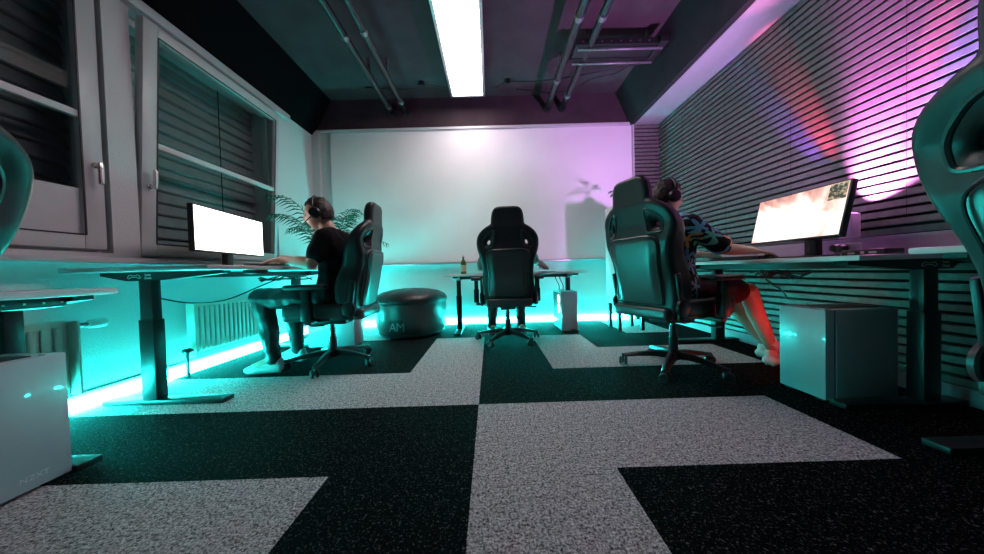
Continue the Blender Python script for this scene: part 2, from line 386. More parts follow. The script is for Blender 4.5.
# window casing strip along the top of the left wall and sill
struct(bx('trim_7', (XL-.005, XL+.05, 0.0, 3.55, 2.53, 2.60), M['upvc'], bev=0.006))
struct(bx('trim_8', (XL-.02, XL+.11, 0.0, 3.75, 0.835, 0.868), M['upvc'], bev=0.006))
struct(bx('baseboard_left', (XL, XL+.014, YN, YB-.02, 0, 0.10), M['wall']))
struct(bx('baseboard_right', (XR-.012, XR+.034, 1.0, YB, 0, 0.085), M['soffit']))

# slatted acoustic wall on the right + return on the back wall
def slats(name, axis, a0, a1, base, zs, ze, pitch=0.052, hgt=0.0345):
    bm = bmesh.new(); z = zs
    while z + hgt < ze:
        if axis == 'x': box(bm, base, base+.03, a0, a1, z, z+hgt, mi=0)
        else: box(bm, a0, a1, base-.03, base, z, z+hgt, mi=0)
        z += pitch
    if axis == 'x':
        box(bm, base+.0301, base+.035, a0, a1, 0, ze, mi=1)
        for s in (1.02, 1.66, 2.30, 2.94, 3.58): box(bm, base-.0004, base+.001, s, s+.002, 0.95, ze-.05, mi=1)
    else: box(bm, a0, a1, base, base+.004, 0, ze, mi=1)
    return struct(bm_obj(name, bm, [M['slat'], M['felt']]))
slats('trim_9', 'x', 0.3, YB-.034, XR, 0.09, ZS)
slats('trim_10', 'y', 1.985, XR, YB-.004, 0.09, ZS)
bm = bmesh.new(); box(bm, 1.965, 1.985, YB-.036, YB, 0.09, ZS); struct(bm_obj('trim_11', bm, M['upvc']))

# ---------------------------------------------------------------- whiteboard with marker ledge
t = thing('whiteboard', 'huge white writing board covering the upper back wall above the cyan glow', 'whiteboard', (0, YB-.001, 0.86))
bx('board_surface', (-2.10, 1.955, -0.018, 0, 0, 1.765), M['board'], t)
bx('frame', [(-2.125, -2.10, -.024, 0, -.01, 1.775), (1.955, 1.965, -.024, 0, -.01, 1.775), (-2.10, 1.955, -.024, 0, 1.765, 1.775)], M['alu'], t)
bx('marker_ledge', (-2.125, 1.965, -.085, 0, -.035, -.01), M['alu'], t, bev=0.004)

# ---------------------------------------------------------------- windows
def make_window(n, W, barz, tilt, glass_z0, panel=False):
    y0, y1, z0, z1 = W
    fr = struct(bx('window_%d' % n, [(XL-.12, XL-.07, y0, y0+.05, z0, z1), (XL-.12, XL-.07, y1-.035, y1, z0, z1),
        (XL-.12, XL-.07, y0+.05, y1-.035, z0, z0+.05), (XL-.12, XL-.07, y0+.05, y1-.035, z1-.06, z1)], M['upvc'], bev=0.004))
    e = bpy.data.objects.new('window_sash', None)
    # sash built in local coords: x = thickness, hinge along bottom edge
    w_ = y1 - y0 - .03; h = z1 - z0 - .05; sw = .095
    bm = bmesh.new()
    rw = .10 if panel else .06
    for d in ((0, .055, 0, sw, 0, h), (0, .055, w_-rw, w_, 0, h), (0, .055, sw, w_-rw, 0, .085), (0, .055, sw, w_-rw, h-.085, h)): box(bm, *d, bev=0.006)
    zb = barz - z0 - .02
    box(bm, .012, .05, sw-.01, w_-rw+.01, zb-.02, zb+.02, bev=0.004)
    sash = bm_obj('window_sash', bm, M['upvc'], fr, autos=35)
    sash.location = (XL-.07, y0+.015, z0+.02); sash.rotation_euler = (0, tilt, 0)
    bm = bmesh.new()
    for d in ((.054, .058, sw-.008, sw, .08, h-.08), (.054, .058, w_-rw, w_-rw+.008, .08, h-.08), (.054, .058, sw, w_-rw, .078, .086), (.054, .058, sw, w_-rw, h-.086, h-.078)): box(bm, *d)
    g = bm_obj('gasket', bm, M['gasket'], sash)
    bx('pane', [(.022, .028, sw-.01, w_-rw+.01, zb+.01, h-.07), (.022, .028, sw-.01, w_-rw+.01, .07, zb-.01)], M['glass'], sash)
    if panel: bx('pale_light_sheet', (.029, .034, sw-.01, w_-rw+.01, .07, .35), M['upvc'], sash)  # pale sheet stands in for the light showing below the raised blind
    hy = (w_ - .045) if panel else .045
    hz = (1.42 if panel else 1.37) - z0 - .02
    hd = lt('handle', [(.016, 0), (.016, .008), (.009, .012), (.009, .045)], M['handle'], sash, mtx=Matrix.Translation((.055, hy, hz)) @ Matrix.Rotation(PI/2, 4, 'Y'))
    bx('lever', (.085, .105, hy-.011, hy+.011, (hz-.115 if panel else hz-.015), (hz+.015 if panel else hz+.115)), M['handle'], hd, bev=0.005)
    # external roller blind behind the glass
    bm = bmesh.new(); z = z0 - .02; k = 0
    while z < z1:
        if not (panel and z < z0+.22):
            p_ = [(XL-.262, z), (XL-.240, z+.006), (XL-.236, z+.012), (XL-.250, z+.050), (XL-.262, z+.088), (XL-.268, z+.088), (XL-.268, z)]
            A = [bm.verts.new((x, y0-.03, q)) for x, q in p_]; B = [bm.verts.new((x, y1+.03, q)) for x, q in p_]
            bm.faces.new(A); bm.faces.new(B[::-1])
            for q in range(7): bm.faces.new((A[q], A[(q+1) % 7], B[(q+1) % 7], B[q]))
        z += .094
    struct(bm_obj('trim_%d' % (11+n), bm, M['blind']))
    tb('blind_cord', [(XL-.23, y1-.42, z0), (XL-.23, y1-.42, z1)], .004, M['cable'], fr, n=6)
make_window(1, W1, 1.70, 0.0, 0.98, panel=True)
make_window(2, W2, 1.67, rad(3.4), 0.95)
struct(bx('trim_14', (XL-.5, XL-.45, -.2, 3.6, 0.3, 2.9), M['wall_dark']))

# ---------------------------------------------------------------- cyan strips
tag(bx('led_strip', (XL+.016, XL+.036, 1.25, YB-.05, 0.012, 0.080), M['strip']), 'glowing cyan light strip along the foot of the left window wall', 'light strip', 'cyan light strips')
tag(bx('led_strip', (XL+.05, 1.95, YB-.03, YB-.008, 0.012, 0.080), M['strip']), 'glowing cyan light strip along the foot of the back wall', 'light strip', 'cyan light strips')

# ---------------------------------------------------------------- ceiling luminaire, pipes, tray, cables
t = thing('ceiling_light', 'long glowing white panel light fixed under the ceiling', 'ceiling light', (-.22, 2.75, 2.93))
bx('diffuser', (-.185, .185, -1.05, 1.05, -.008, 0.004), M['panel'], t)
bx('light_frame', [(-.215, -.185, -1.08, 1.08, -.012, .06), (.185, .215, -1.08, 1.08, -.012, .06), (-.185, .185, -1.08, -1.05, -.012, .06), (-.185, .185, 1.05, 1.08, -.012, .06), (-.185, .185, -1.05, 1.05, .02, .06)], M['alu'], t, bev=0.003)
for sx in (-.12, .12):
    for sy in (-.8, .8): bx('mounting_bracket', (sx-.02, sx+.02, sy-.02, sy+.02, .06, .129), M['alu'], t)
def ceil_pipe(x, r, label, grp, rings):
    t = thing('ceiling_pipe', label, 'pipe', (x, 0, 2.87), group=grp)
    pts = [(0, YN+.05, 0)] + [(0, YB-.30, 0)] + [(0, YB-.12 - .18*math.cos(a), .18 - .18*math.sin(a)) for a in [k*PI/16 for k in range(9)]][:0] + [(0, YB-.05, 0)]
    bm = bmesh.new(); tube(bm, pts, r, 14); bm_obj('pipe_run', bm, M['pipe'], t, smooth=True)
    for y in rings:
        bm = bmesh.new(); tube(bm, [(0, y-.025, 0), (0, y+.025, 0)], r+.006, 14); bm_obj('coupling', bm, M['steel'], t, autos=40)
    for y in (1.2, 3.3):
        bx('pipe_clip', (-.012, .012, y-.012, y+.012, r*.8, .189), M['steel'], t)
    # bracket to back wall
    bm = bmesh.new(); tube(bm, [(0, YB-.075, 0), (0, YB-.031, 0)], r+.014, 14); bm_obj('wall_flange', bm, M['pipe'], t, autos=40)
ceil_pipe(-1.25, .030, 'left ceiling pipe of the pair left of the panel light', 'pipes left of the light', (2.75, 3.9))
ceil_pipe(-1.06, .028, 'ceiling pipe nearer the light in the left pair', 'pipes left of the light', (2.7, 3.8))
ceil_pipe(.82, .034, 'ceiling pipe nearer the light in the right pair', 'pipes right of the light', (2.6, 3.45))
ceil_pipe(1.02, .034, 'ceiling pipe nearer the slatted wall in the right pair', 'pipes right of the light', (2.6, 3.75))
t = thing('cable_tray', 'perforated metal cable tray hung under the ceiling beside the right beam', 'cable tray', (1.30, 3.0, 2.86))
for yy in (-.10, .10): bx('side_rail', (-.42, .42, yy-.018, yy+.018, -.02, .035), M['cable'], t)
for yy in (-.07, .13): tb('conduit', [(-.40, yy, -.035), (.42, yy, -.035)], .012, M['steel'], t, n=8)
for k in range(9): bx('rail_slot', (-.365 + k*.09, -.355 + k*.09, -.1195, -.1180, 0.0, .014), M['steel'], t)
bx('tray_floor', (-.42, .42, -.082, .082, -.012, -.004), M['cable'], t)
bx('junction_box', (.36, .44, -.15, .16, -.03, .05), M['cable'], t, bev=.004)
for a in (-.3, .3): bx('hanger', (a, a+.02, -.01, .01, -.004, .199), M['steel'], t)
tag(tb('ceiling_cable', smooth_path([(-.0, 3.82, 2.98), (.15, 3.75, 2.99), (.28, 3.72, 3.03), (.55, 3.7, 3.01), (.9, 3.62, 2.99), (1.2, 3.5, 2.96), (1.5, 3.45, 2.98), (1.74, 3.4, 2.99)]), .007, M['cable'], n=6), 'black cable running from the panel light past the right pipes', 'cable')
tag(tb('ceiling_cable', smooth_path([(.4, 3.9, 3.045), (.8, 3.88, 2.98), (1.05, 3.7, 2.9), (1.2, 3.4, 2.84), (1.45, 3.3, 2.84), (1.6, 3.05, 2.86), (1.66, 2.9, 2.86)]), .006, M['cable'], n=6), 'black cable sagging under the cable tray beside the right beam', 'cable')
tag(tb('ceiling_cable', smooth_path([(-.44, 3.75, 2.98), (-.7, 3.75, 3.02), (-.95, 3.78, 3.0), (-1.25, 3.8, 3.03), (-1.5, 3.8, 3.05)]), .007, M['cable'], n=6), 'black cable running from the panel light to the left pipes', 'cable')
for (px, lab) in ((-.78, 'small cable clamp on the ceiling left of the panel light'), (.28, 'small cable clamp on the ceiling right of the panel light')):
    tag(bx('cable_clamp', [(px-.02, px+.02, 3.70, 3.76, 3.0, 3.06), (px-.04, px+.04, 3.72, 3.74, 3.02, 3.035)], M['cable'], bev=.003), lab, 'clamp')

# ---------------------------------------------------------------- radiators
def radiator(y0, y1, z0, z1, label, valve_low):
    t = thing('radiator', label, 'radiator', (XL, y0, 0))
    L_ = y1-y0
    bm = bmesh.new()
    box(bm, .035, .045, 0, L_, z0, z1, bev=.003)
    n = int(L_/.045)
    for k in range(n):
        a = .02 + k*(L_-.04)/n
        box(bm, .045, .062, a+.006, a+(L_-.04)/n-.008, z0+.03, z1-.03, bev=.006)
    bm_obj('front_panel', bm, M['rad'], t, autos=50)
    for a in (-.012, L_): bx('side_cover', (.035, .10, a, a+.012, z0, z1), M['rad'], t, bev=.002)
    bm = bmesh.new()
    for k in range(int(L_/.02)):
        box(bm, .046, .06, k*.02+.004, k*.02+.012, z1, z1+.004)
    box(bm, .035, .10, 0, .008, z1, z1+.003); box(bm, .035, .04, 0, L_, z1, z1+.006); box(bm, .095, .10, 0, L_, z1, z1+.006)
    bm_obj('top_grille', bm, M['rad'], t)
    for a in (.1, L_-.13): bx('wall_bracket', (0, .035, a, a+.03, z0+.05, z1-.05), M['steel'], t)
    if valve_low:
        v = tb('valve', [(.07, -.012, z0+.06), (.07, -.05, z0+.06), (.07, -.05, 0.005)], .011, M['steel'], t)
        tb('valve_body', [(.07, -.075, z0+.065), (.07, -.03, z0+.065)], .019, M['gasket'], v)
    else:
        v = tb('valve', [(.07, L_+.012, z1-.03), (.07, L_+.075, z1-.03)], .012, M['steel'], t)
        lt('thermostat_head', [(.014, 0), (.024, .008), (.027, .03), (.026, .075), (.018, .085), (.0, .087)], M['white'], v, mtx=Matrix.Translation((.07, L_+.06, z1-.03)) @ Matrix.Rotation(-PI/2, 4, 'X'))
radiator(.75, 1.62, .12, .52, 'ribbed white radiator under the near window behind the white computer tower', False)
radiator(2.27, 2.97, .13, .54, 'ribbed white radiator under the tilted window behind the seated man', True)

# ---------------------------------------------------------------- desks
def desk(label, length, depth, h, side, foot_len, grp=None, loc=(0, 0, 0), rz=0, legpos=(.14, .14), logo=False, leg_w=.085, leg_x=None, foot_off=0.0):
    """local: +x points to the room side (front edge at x=0, wall side x=-depth); y from 0 to length"""
    t = thing('desk', label, 'desk', loc, rz, grp)
    bx('desk_top', (-depth, 0, 0, length, h-.025, h), M['desk'], t, bev=.004)
    for i, y in enumerate((legpos[0], length-legpos[1])):
        lx = -depth/2 - .04 if leg_x is None else leg_x
        lg = bx('leg', [(lx-leg_w/2, lx+leg_w/2, y-.032, y+.032, .02, h*.62), (lx-leg_w/2+.006, lx+leg_w/2-.006, y-.026, y+.026, h*.6, h-.06)], M['black'], t, bev=.003)
        # foot with tapered ends
        bm = bmesh.new(); vs = box(bm, lx-foot_len/2+foot_off, lx+foot_len/2+foot_off, y-.038, y+.038, 0.003, .028, bev=.003)
        bm_obj('foot', bm, M['black'], t, autos=35)
        bm = bmesh.new()
        e0, e1 = -depth+.04, -.05
        z1 = h-.026
        prof = [(e0, z1), (e1, z1), (e1, z1-.018), (lx+.10, z1-.05), (lx-.10, z1-.05), (e0, z1-.018)]
        A = [bm.verts.new((x, y-.03, z)) for x, z in prof]; B = [bm.verts.new((x, y+.03, z)) for x, z in prof]
        bm.faces.new(A); bm.faces.new(B[::-1])
        for k in range(6): bm.faces.new((A[k], A[(k+1) % 6], B[(k+1) % 6], B[k]))
        br = bm_obj('bracket', bm, M['black'], t)
        if logo and i == (0 if side > 0 else 1):
            yy = y-.0305 if side > 0 else y+.0305
            if side > 0: mt = Matrix.Translation((lx-.02+.045, yy, z1-.022)) @ Matrix.Rotation(PI/2, 4, 'X')
            else: mt = Matrix.Translation((lx-.02-.045, yy, z1-.022)) @ Matrix.Rotation(PI, 4, 'Z') @ Matrix.Rotation(PI/2, 4, 'X')
            text('logo', 'Leet\nDesk', .019, mt, M['logo'], br)
            s = 1 if side > 0 else -1
            cx = lx-.02 - s*.035
            pts = [(cx+dx, yy, z1-.024+dz) for dx, dz in ((-.038, -.010), (-.030, .006), (-.018, .009), (-.010, .004), (.010, .004), (.018, .009), (.030, .006), (.038, -.010), (.028, -.013), (.016, -.004), (-.016, -.004), (-.028, -.013))]
            bm = bmesh.new(); tube(bm, pts, .0016, 5, closed=True); bm_obj('logo_emblem', bm, M['logo'], br)
    for a in (-depth/2-.10, -depth/2+.02): bx('crossbar', (a, a+.04, legpos[0]+.03, length-legpos[1]-.03, h-.066, h-.03), M['black'], t)
    bx('control_panel', (-.09, -.01, length*.2, length*.2+.12, h-.05, h-.026), M['plastic'], t, bev=.004)
    return t
# side>0: wall side to local -x. Left desks: front edge at world x=-1.5
dL2 = desk('white topped height adjustable desk under the tilted window with the glowing monitor', 1.66, .79, .80, 1, .70, loc=(-1.50, 1.60, 0), legpos=(.17, .17), logo=True, leg_x=-.50, foot_off=.08, grp=None)
dL1 = desk('white topped desk at the left edge of the photo over the white tower', 1.6, .74, .70, 1, .60, loc=(-1.53, -.36, 0), legpos=(.14, .07), leg_x=-.36)
dR2 = desk('white topped desk at the slatted wall with the game screen', 1.6, .63, .748, -1, .60, loc=(1.67, 2.95, 0), rz=PI, legpos=(.14, .115), logo=True, leg_x=-.46, foot_off=.13)
dR1 = desk('dark desk mostly hidden behind the chair at the right edge', 1.5, .62, .767, -1, .60, loc=(1.68, 1.20, 0), rz=PI, legpos=(.09, .10), leg_x=-.33, foot_off=.05)
dC = desk('small desk against the back wall where the middle person sits', 1.55, .72, .695, 1, .62, loc=(-.50, 3.26, 0), rz=-PI/2, legpos=(.11, .11), leg_w=.06, leg_x=None)
dC.rotation_euler = (0, 0, -PI/2); dC.location = (-.50, 3.26, 0)

# ---------------------------------------------------------------- gaming chairs (local front = +Y, column at origin)
half = [(0, 1.300), (.075, 1.300), (.108, 1.288), (.122, 1.245), (.126, 1.19), (.130, 1.150), (.172, 1.132), (.236, 1.090), (.270, 1.040),
        (.274, .975), (.252, .890), (.230, .80), (.224, .70), (.232, .60), (.236, .52), (.222, .44), (.18, .415), (0, .41)]
full = half + [(-x, z) for x, z in half[::-1] if x > 0]
holeh = [(.134, 1.104), (.170, 1.098), (.210, 1.068), (.240, 1.028), (.242, .985), (.226, .955), (.158, .955), (.140, .99), (.132, 1.05)]
def lean(v, y0=0.0):
    # bend the flat back: leans backwards with height, bolsters and wings forward
    x, y, z = v
    a = min(1, max(0, (abs(x)-.13)/.11)); a = a*a*(3-2*a)
    g = math.exp(-((z-.66)/.20)**2)*.085 + math.exp(-((z-1.0)/.13)**2)*.05
    yy = y*(1.0 + .25*math.exp(-((z-.70)/.25)**2))*(1 - .38*min(1, max(0, (z-.90)/.12))) + (a*g if y > -.0 else a*g*.55)
    if z > 1.15: yy += .018*math.sin((z-1.15)/.15*PI*.5)
    yy += -.235 - (z-.45)*.175
    return Vector((x*.91, yy, .41 + (z-.41)*.955))
def build_backrest():
    polys = [catmull_loop(full, 4), catmull_loop(holeh, 4)[::-1], catmull_loop([(-x, z) for x, z in holeh][::-1], 4)[::-1]]
    me = outline_prism(polys, .115, .038, 3)
    me = remesh(me, .009, 5)
    for v in me.vertices: v.co = lean(v.co)
    return me
ME = {}
def chair_meshes():
    ME['back'] = build_backrest()
    # rear leather shell panel
    ph = [(0, .935), (.10, .935), (.180, .925), (.215, .88), (.205, .78), (.196, .70), (.198, .60), (.196, .51), (.175, .485), (0, .48)]
    pf = ph + [(-x, z) for x, z in ph[::-1] if x > 0]
    me = remesh(outline_prism([catmull_loop(pf, 4)], .022, .008, 2), .008, 2)
    for v in me.vertices: v.co = lean(Vector((v.co.x, v.co.y*.8-.056, v.co.z)))
    ME['panel'] = me
    bm = bmesh.new()
    lp = catmull_loop(pf, 4)
    tube(bm, [lean(Vector((q.x*.985, -.070, .70+(q.y-.70)*.985))) for q in lp], .0035, 6, closed=True)
    m_ = bpy.data.meshes.new('piping'); bm.to_mesh(m_); bm.free(); ME['piping'] = m_
    bm = bmesh.new()
    hp = catmull_loop(holeh, 4)
    for yo in (-.052, .056): tube(bm, [lean(Vector((q.x, yo, q.y))) for q in hp], .009, 8, closed=True)
    m_ = bpy.data.meshes.new('slot'); bm.to_mesh(m_); bm.free(); ME['slot_r'] = m_
    m2 = m_.copy(); m2.transform(Matrix.Scale(-1, 4, (1, 0, 0))); m2.flip_normals(); ME['slot_l'] = m2
    # seat cushion
    acc = bmesh.new()
    for d in ((-.20, .20, -.22, .27, .405, .485), (-.27, -.17, -.22, .24, .40, .515), (.17, .27, -.22, .24, .40, .515), (-.25, .25, -.22, .25, .385, .45)):
        box(acc, *d, bev=.028, seg=3)
    m_ = bpy.data.meshes.new('seat'); acc.to_mesh(m_); acc.free(); ME['seat'] = remesh(m_, .010, 6)
    # lower back cushion joint / rear roll under the panel
    bm = bmesh.new(); box(bm, -.215, .215, -.325, -.245, .385, .465, bev=.022, seg=3)
    m_ = bpy.data.meshes.new('roll'); bm.to_mesh(m_); bm.free(); ME['roll'] = m_
    # hinge cover discs + bracket arm
    def hinge(s):
        bm = bmesh.new()
        lathe(bm, [(.052, 0), (.056, .006), (.052, .020), (.03, .026), (.0, .027)], 24, mtx=Matrix.Translation((s*.248, -.235, .47)) @ Matrix.Rotation(s*PI/2, 4, 'Y'))
        v = box(bm, s*.243 if s > 0 else s*.261, s*.261 if s > 0 else s*.243, -.27, -.10, .395, .445, bev=.006)
        mt = Matrix.Translation((0, -.25, .50)) @ Matrix.Rotation(rad(9), 4, 'X') @ Matrix.Translation((0, .25, -.50))
        box(bm, min(s*.247, s*.263), max(s*.247, s*.263), -.265, -.225, .46, .68, bev=.006, mtx=mt)
        m_ = bpy.data.meshes.new('hinge'); bm.to_mesh(m_); bm.free(); return m_
    ME['hinge_r'], ME['hinge_l'] = hinge(1), hinge(-1)
    # armrest: post, sleeve; pad separate
    def arm(s):
        bm = bmesh.new()
        box(bm, s*.315-.02, s*.315+.02, .0, .055, .40, .630, bev=.007)
        box(bm, s*.315-.026, s*.315+.026, -.006, .061, .40, .54, bev=.008)
        box(bm, min(s*.12, s*.32), max(s*.12, s*.32), .0, .055, .372, .398, bev=.006)
        m_ = bpy.data.meshes.new('arm'); bm.to_mesh(m_); bm.free()
        bm = bmesh.new(); box(bm, s*.315-.05, s*.315+.05, -.11, .165, .628, .664, bev=.016, seg=3)
        p_ = bpy.data.meshes.new('pad'); bm.to_mesh(p_); bm.free(); return m_, p_
    ME['arm_r'], ME['pad_r'] = arm(1); ME['arm_l'], ME['pad_l'] = arm(-1)
    # mechanism
    bm = bmesh.new()
    box(bm, -.075, .075, -.14, .12, .335, .375, bev=.01); box(bm, -.13, .13, -.08, .07, .365, .392, bev=.006); box(bm, -.045, .045, .05, .16, .315, .36, bev=.01)
    m_ = bpy.data.meshes.new('mech'); bm.to_mesh(m_); bm.free(); ME['mech'] = m_
    bm = bmesh.new(); tube(bm, [(.07, .0, .35), (.19, .02, .345), (.25, .02, .34)], .006, 8); box(bm, .24, .30, .005, .035, .333, .347, bev=.005)
    m_ = bpy.data.meshes.new('lever'); bm.to_mesh(m_); bm.free(); ME['lever'] = m_
    bm = bmesh.new()
    lathe(bm, [(.028, .10), (.030, .11), (.030, .22), (.024, .225), (.024, .30), (.018, .30), (.018, .345)], 20)
    m_ = bpy.data.meshes.new('col'); bm.to_mesh(m_); bm.free(); ME['col'] = m_
    # five-arm star base
    bm = bmesh.new()
    lathe(bm, [(.030, .062), (.042, .068), (.046, .10), (.042, .128), (.033, .134)], 20)
    for k in range(5):
        a = k*2*PI/5; ca, sa = math.cos(a), math.sin(a)
        secs = []
        for r_, zt, w_, h_ in ((.025, .128, .036, .050), (.12, .122, .034, .036), (.22, .104, .029, .026), (.31, .084, .022, .020), (.335, .080, .016, .018)):
            secs.append([bm.verts.new((r_*ca - q*sa, r_*sa + q*ca, z)) for q, z in ((-w_, zt-h_), (-w_*.72, zt-.006), (-w_*.3, zt), (w_*.3, zt), (w_*.72, zt-.006), (w_, zt-h_), (w_*.6, zt-h_-.004), (-w_*.6, zt-h_-.004))])
        for A, B in zip(secs, secs[1:]):
            for q in range(8): bm.faces.new((A[q], A[(q+1) % 8], B[(q+1) % 8], B[q]))
        bm.faces.new(secs[0][::-1]); bm.faces.new(secs[-1])
    bmesh.ops.recalc_face_normals(bm, faces=bm.faces)
    m_ = bpy.data.meshes.new('star'); bm.to_mesh(m_); bm.free(); ME['star'] = m_
    # caster
    bm = bmesh.new()
    for s in (-1, 1):
        lathe(bm, [(.0, 0), (.022, .0), (.029, .003), (.030, .010), (.026, .016), (.0, .016)], 20, mtx=Matrix.Translation((s*.010, 0, .030)) @ Matrix.Rotation(s*PI/2, 4, 'Y'))
    m_ = bpy.data.meshes.new('wheel'); bm.to_mesh(m_); bm.free(); ME['wheel'] = m_
    bm = bmesh.new()
    lathe(bm, [(.007, .03), (.007, .075), (.011, .075), (.011, .082)], 10, c=(0, 0.012, 0))
    pts = [(0, .030*math.cos(a)*1.12, .030+.030*math.sin(a)*1.12) for a in [rad(-10+20*k) for k in range(8)]]
    tube(bm, pts, .008, 8)
    m_ = bpy.data.meshes.new('hood'); bm.to_mesh(m_); bm.free(); ME['hood'] = m_
    for k_, m_ in ME.items():
        for p in m_.polygons: p.use_smooth = True
        if k_ not in ('back', 'panel', 'seat'): m_.set_sharp_from_angle(angle=rad(38))
        b_ = bmesh.new(); b_.from_mesh(m_); bmesh.ops.recalc_face_normals(b_, faces=b_.faces); b_.to_mesh(m_); b_.free()
chair_meshes()
for k_, mt_ in dict(back='leather', panel='leather_b', piping='chairmetal', slot_r='plastic', slot_l='plastic', seat='leather', roll='leather_b', hinge_r='plastic', hinge_l='plastic',
                  arm_r='plastic', arm_l='plastic', pad_r='leather', pad_l='leather', mech='black', lever='chairmetal', col='chairmetal', star='black', wheel='plastic', hood='chairmetal').items():
    ME[k_].materials.clear(); ME[k_].materials.append(M[mt_])
def part(name, key, parent, loc=None, rz=0):
    o = bpy.data.objects.new(name, ME[key]); COL.objects.link(o); o.parent = parent
    if loc: o.location = loc
    if rz: o.rotation_euler = (0, 0, rz)
    return o
def gaming_chair(label, x, y, face_deg, base_deg=0, seed=0):
    """face_deg: world heading of the chair's front, 0 = +X, 90 = +Y"""
    t = thing('gaming_chair', label, 'chair', (x, y, 0), rad(face_deg-90), 'black gaming chairs')
    b_ = part('backrest', 'back', t); pn = part('rear_panel', 'panel', b_); part('piping', 'piping', b_)
    part('belt_slot', 'slot_r', b_); part('belt_slot', 'slot_l', b_)
    part('seat', 'seat', t); part('rear_roll', 'roll', t)
    part('hinge_cover', 'hinge_r', t); part('hinge_cover', 'hinge_l', t)
    for s in 'rl':
        a = part('armrest', 'arm_'+s, t); part('arm_pad', 'pad_'+s, a)
    m = part('tilt_mechanism', 'mech', t); part('lever', 'lever', m)
    part('gas_column', 'col', t)
    st = part('star_base', 'star', t, (0, 0, 0), rad(base_deg))
    rnd = random.Random(seed)
    for k in range(5):
        a = k*2*PI/5
        w_ = part('caster', 'hood', st, (.325*math.cos(a), .325*math.sin(a), 0), rnd.uniform(0, 6.28))
        part('wheel', 'wheel', w_)
    return t
gaming_chair('black gaming chair the man in the black t-shirt sits in', -1.30, 2.44, 184, 38, 1)
gaming_chair('black gaming chair seen from behind at the small back desk', .165, 3.07, 90, 20, 2)
gaming_chair('black gaming chair of the person in the floral shirt', 1.275, 2.10, 20, 84, 3)
gaming_chair('black gaming chair cut off at the left edge of the photo', -1.57, .50, 180, -3, 4)
gaming_chair('large dark gaming chair closest to the camera at the right edge', 1.435, .455, 2, 50, 5)

for o in [c for c in bpy.data.objects if c.parent and c.parent.name in ('gaming_chair.003', 'gaming_chair.004')]:
    if o.name.startswith('armrest'): o.location.z = -.04
    if o.name.startswith('backrest'):            # the two near chairs are reclined a little
        o.matrix_local = Matrix.Translation((0, -.25, .45)) @ Matrix.Rotation(rad(8), 4, 'X') @ Matrix.Translation((0, .25, -.45))

# ---------------------------------------------------------------- computer towers
def tower(label, x0, x1, y0, y1, h, mats, red=False):
    t = thing('computer_tower', label, 'computer', ((x0+x1)/2, (y0+y1)/2, 0))
    a, b_ = (x1-x0)/2, (y1-y0)/2
    bx('case_body', (-a, a, -b_, b_, .012, h), M['case'], t, bev=.004)
    for sx in (-1, 1):
        for sy in (-1, 1): bx('foot', (sx*(a-.03)-.02, sx*(a-.03)+.02, sy*(b_-.04)-.02, sy*(b_-.04)+.02, 0, .013), M['gasket'], t)
    return t, a, b_
# left: side panel faces the room
t, a, b_ = tower('white computer tower with a faint maker mark under the desk at the left edge', -1.83, -1.61, .77, 1.135, .465, None)
bx('top_vent', (-.07, .07, -b_+.05, b_-.06, .464, .468), M['case_gap'], t)
bx('power_button', (a-.03, a-.006, b_-.05, b_-.03, .463, .468), M['alu'], t)
text('maker_mark', 'NZXT', .026, Matrix.Translation((a+.0003, .088, .045)) @ Matrix.Rotation(PI/2, 4, 'Z') @ Matrix.Rotation(PI/2, 4, 'X'), M['logo_faint'], t)
# right: narrow front faces the room, long side faces the camera
t, a, b_ = tower('white computer tower under the desk by the slatted wall', 1.695, 2.07, 1.512, 1.755, .475, None)
bx('side_panel', (-a+.055, a-.02, -b_-.003, -b_+.001, .02, .468), M['case'], t, bev=.001)
bx('seam', (-a+.046, -a+.050, -b_-.001, -b_+.001, .02, .47), M['case_gap'], t)
bx('top_vent', (-a+.07, a-.04, -.07, .07, .474, .478), M['case_gap'], t)
bx('power_button', (-a+.01, -a+.03, -b_+.01, -b_+.05, .474, .480), M['alu'], t)
r_ = bx('glass_side', (-a+.06, a-.02, b_-.001, b_+.003, .05, .45), M['gasket'], t)
bm = bmesh.new()
for k in range(2):
    c0 = Vector((-a+.14 + .13*k, b_+.005, .30)); tube(bm, [c0 + Vector((.05*math.cos(q*PI/8), 0, .05*math.sin(q*PI/8))) for q in range(16)], .007, 8, closed=True)
bm_obj('fan_ring', bm, M['rgb_red'], t, smooth=True)
# middle: by the back desk, glass side with pink lights facing left
t, a, b_ = tower('white computer tower with pink lights beside the small back desk', .80, .985, 3.42, 3.86, .462, None)
bx('glass_side', (-a-.003, -a+.001, -b_+.04, b_-.02, .12, .44), M['gasket'], t)
bm = bmesh.new()
for z_ in (.37, .26): 
    lathe(bm, [(.055, 0), (.058, .004), (.05, .006), (.02, .006), (0, .006)], 18, mtx=Matrix.Translation((-a-.002, -b_+.11, z_)) @ Matrix.Rotation(-PI/2, 4, 'Y'))
bm_obj('fan_ring', bm, M['rgb_pink'], t, autos=40)
for k, dx in enumerate((-.03, .02)):
    tag(tb('cable', smooth_path([(.885+dx, 3.75, .463), (.87+dx, 3.70, .53), (.82+dx, 3.62, .60), (.80+dx, 3.60, .668)]), .006, M['cable'], n=6),
        ('left' if k == 0 else 'right') + ' one of two black cables from the back desk down to the white tower', 'cable', 'cables above the back tower')
# third: behind the seated man's chair
t, a, b_ = tower('white computer tower glowing behind the legs of the man in black', -1.83, -1.37, 2.98, 3.19, .40, None)
bx('power_button', (-a+.02, -a+.04, -b_+.02, -b_+.05, .399, .404), M['alu'], t)

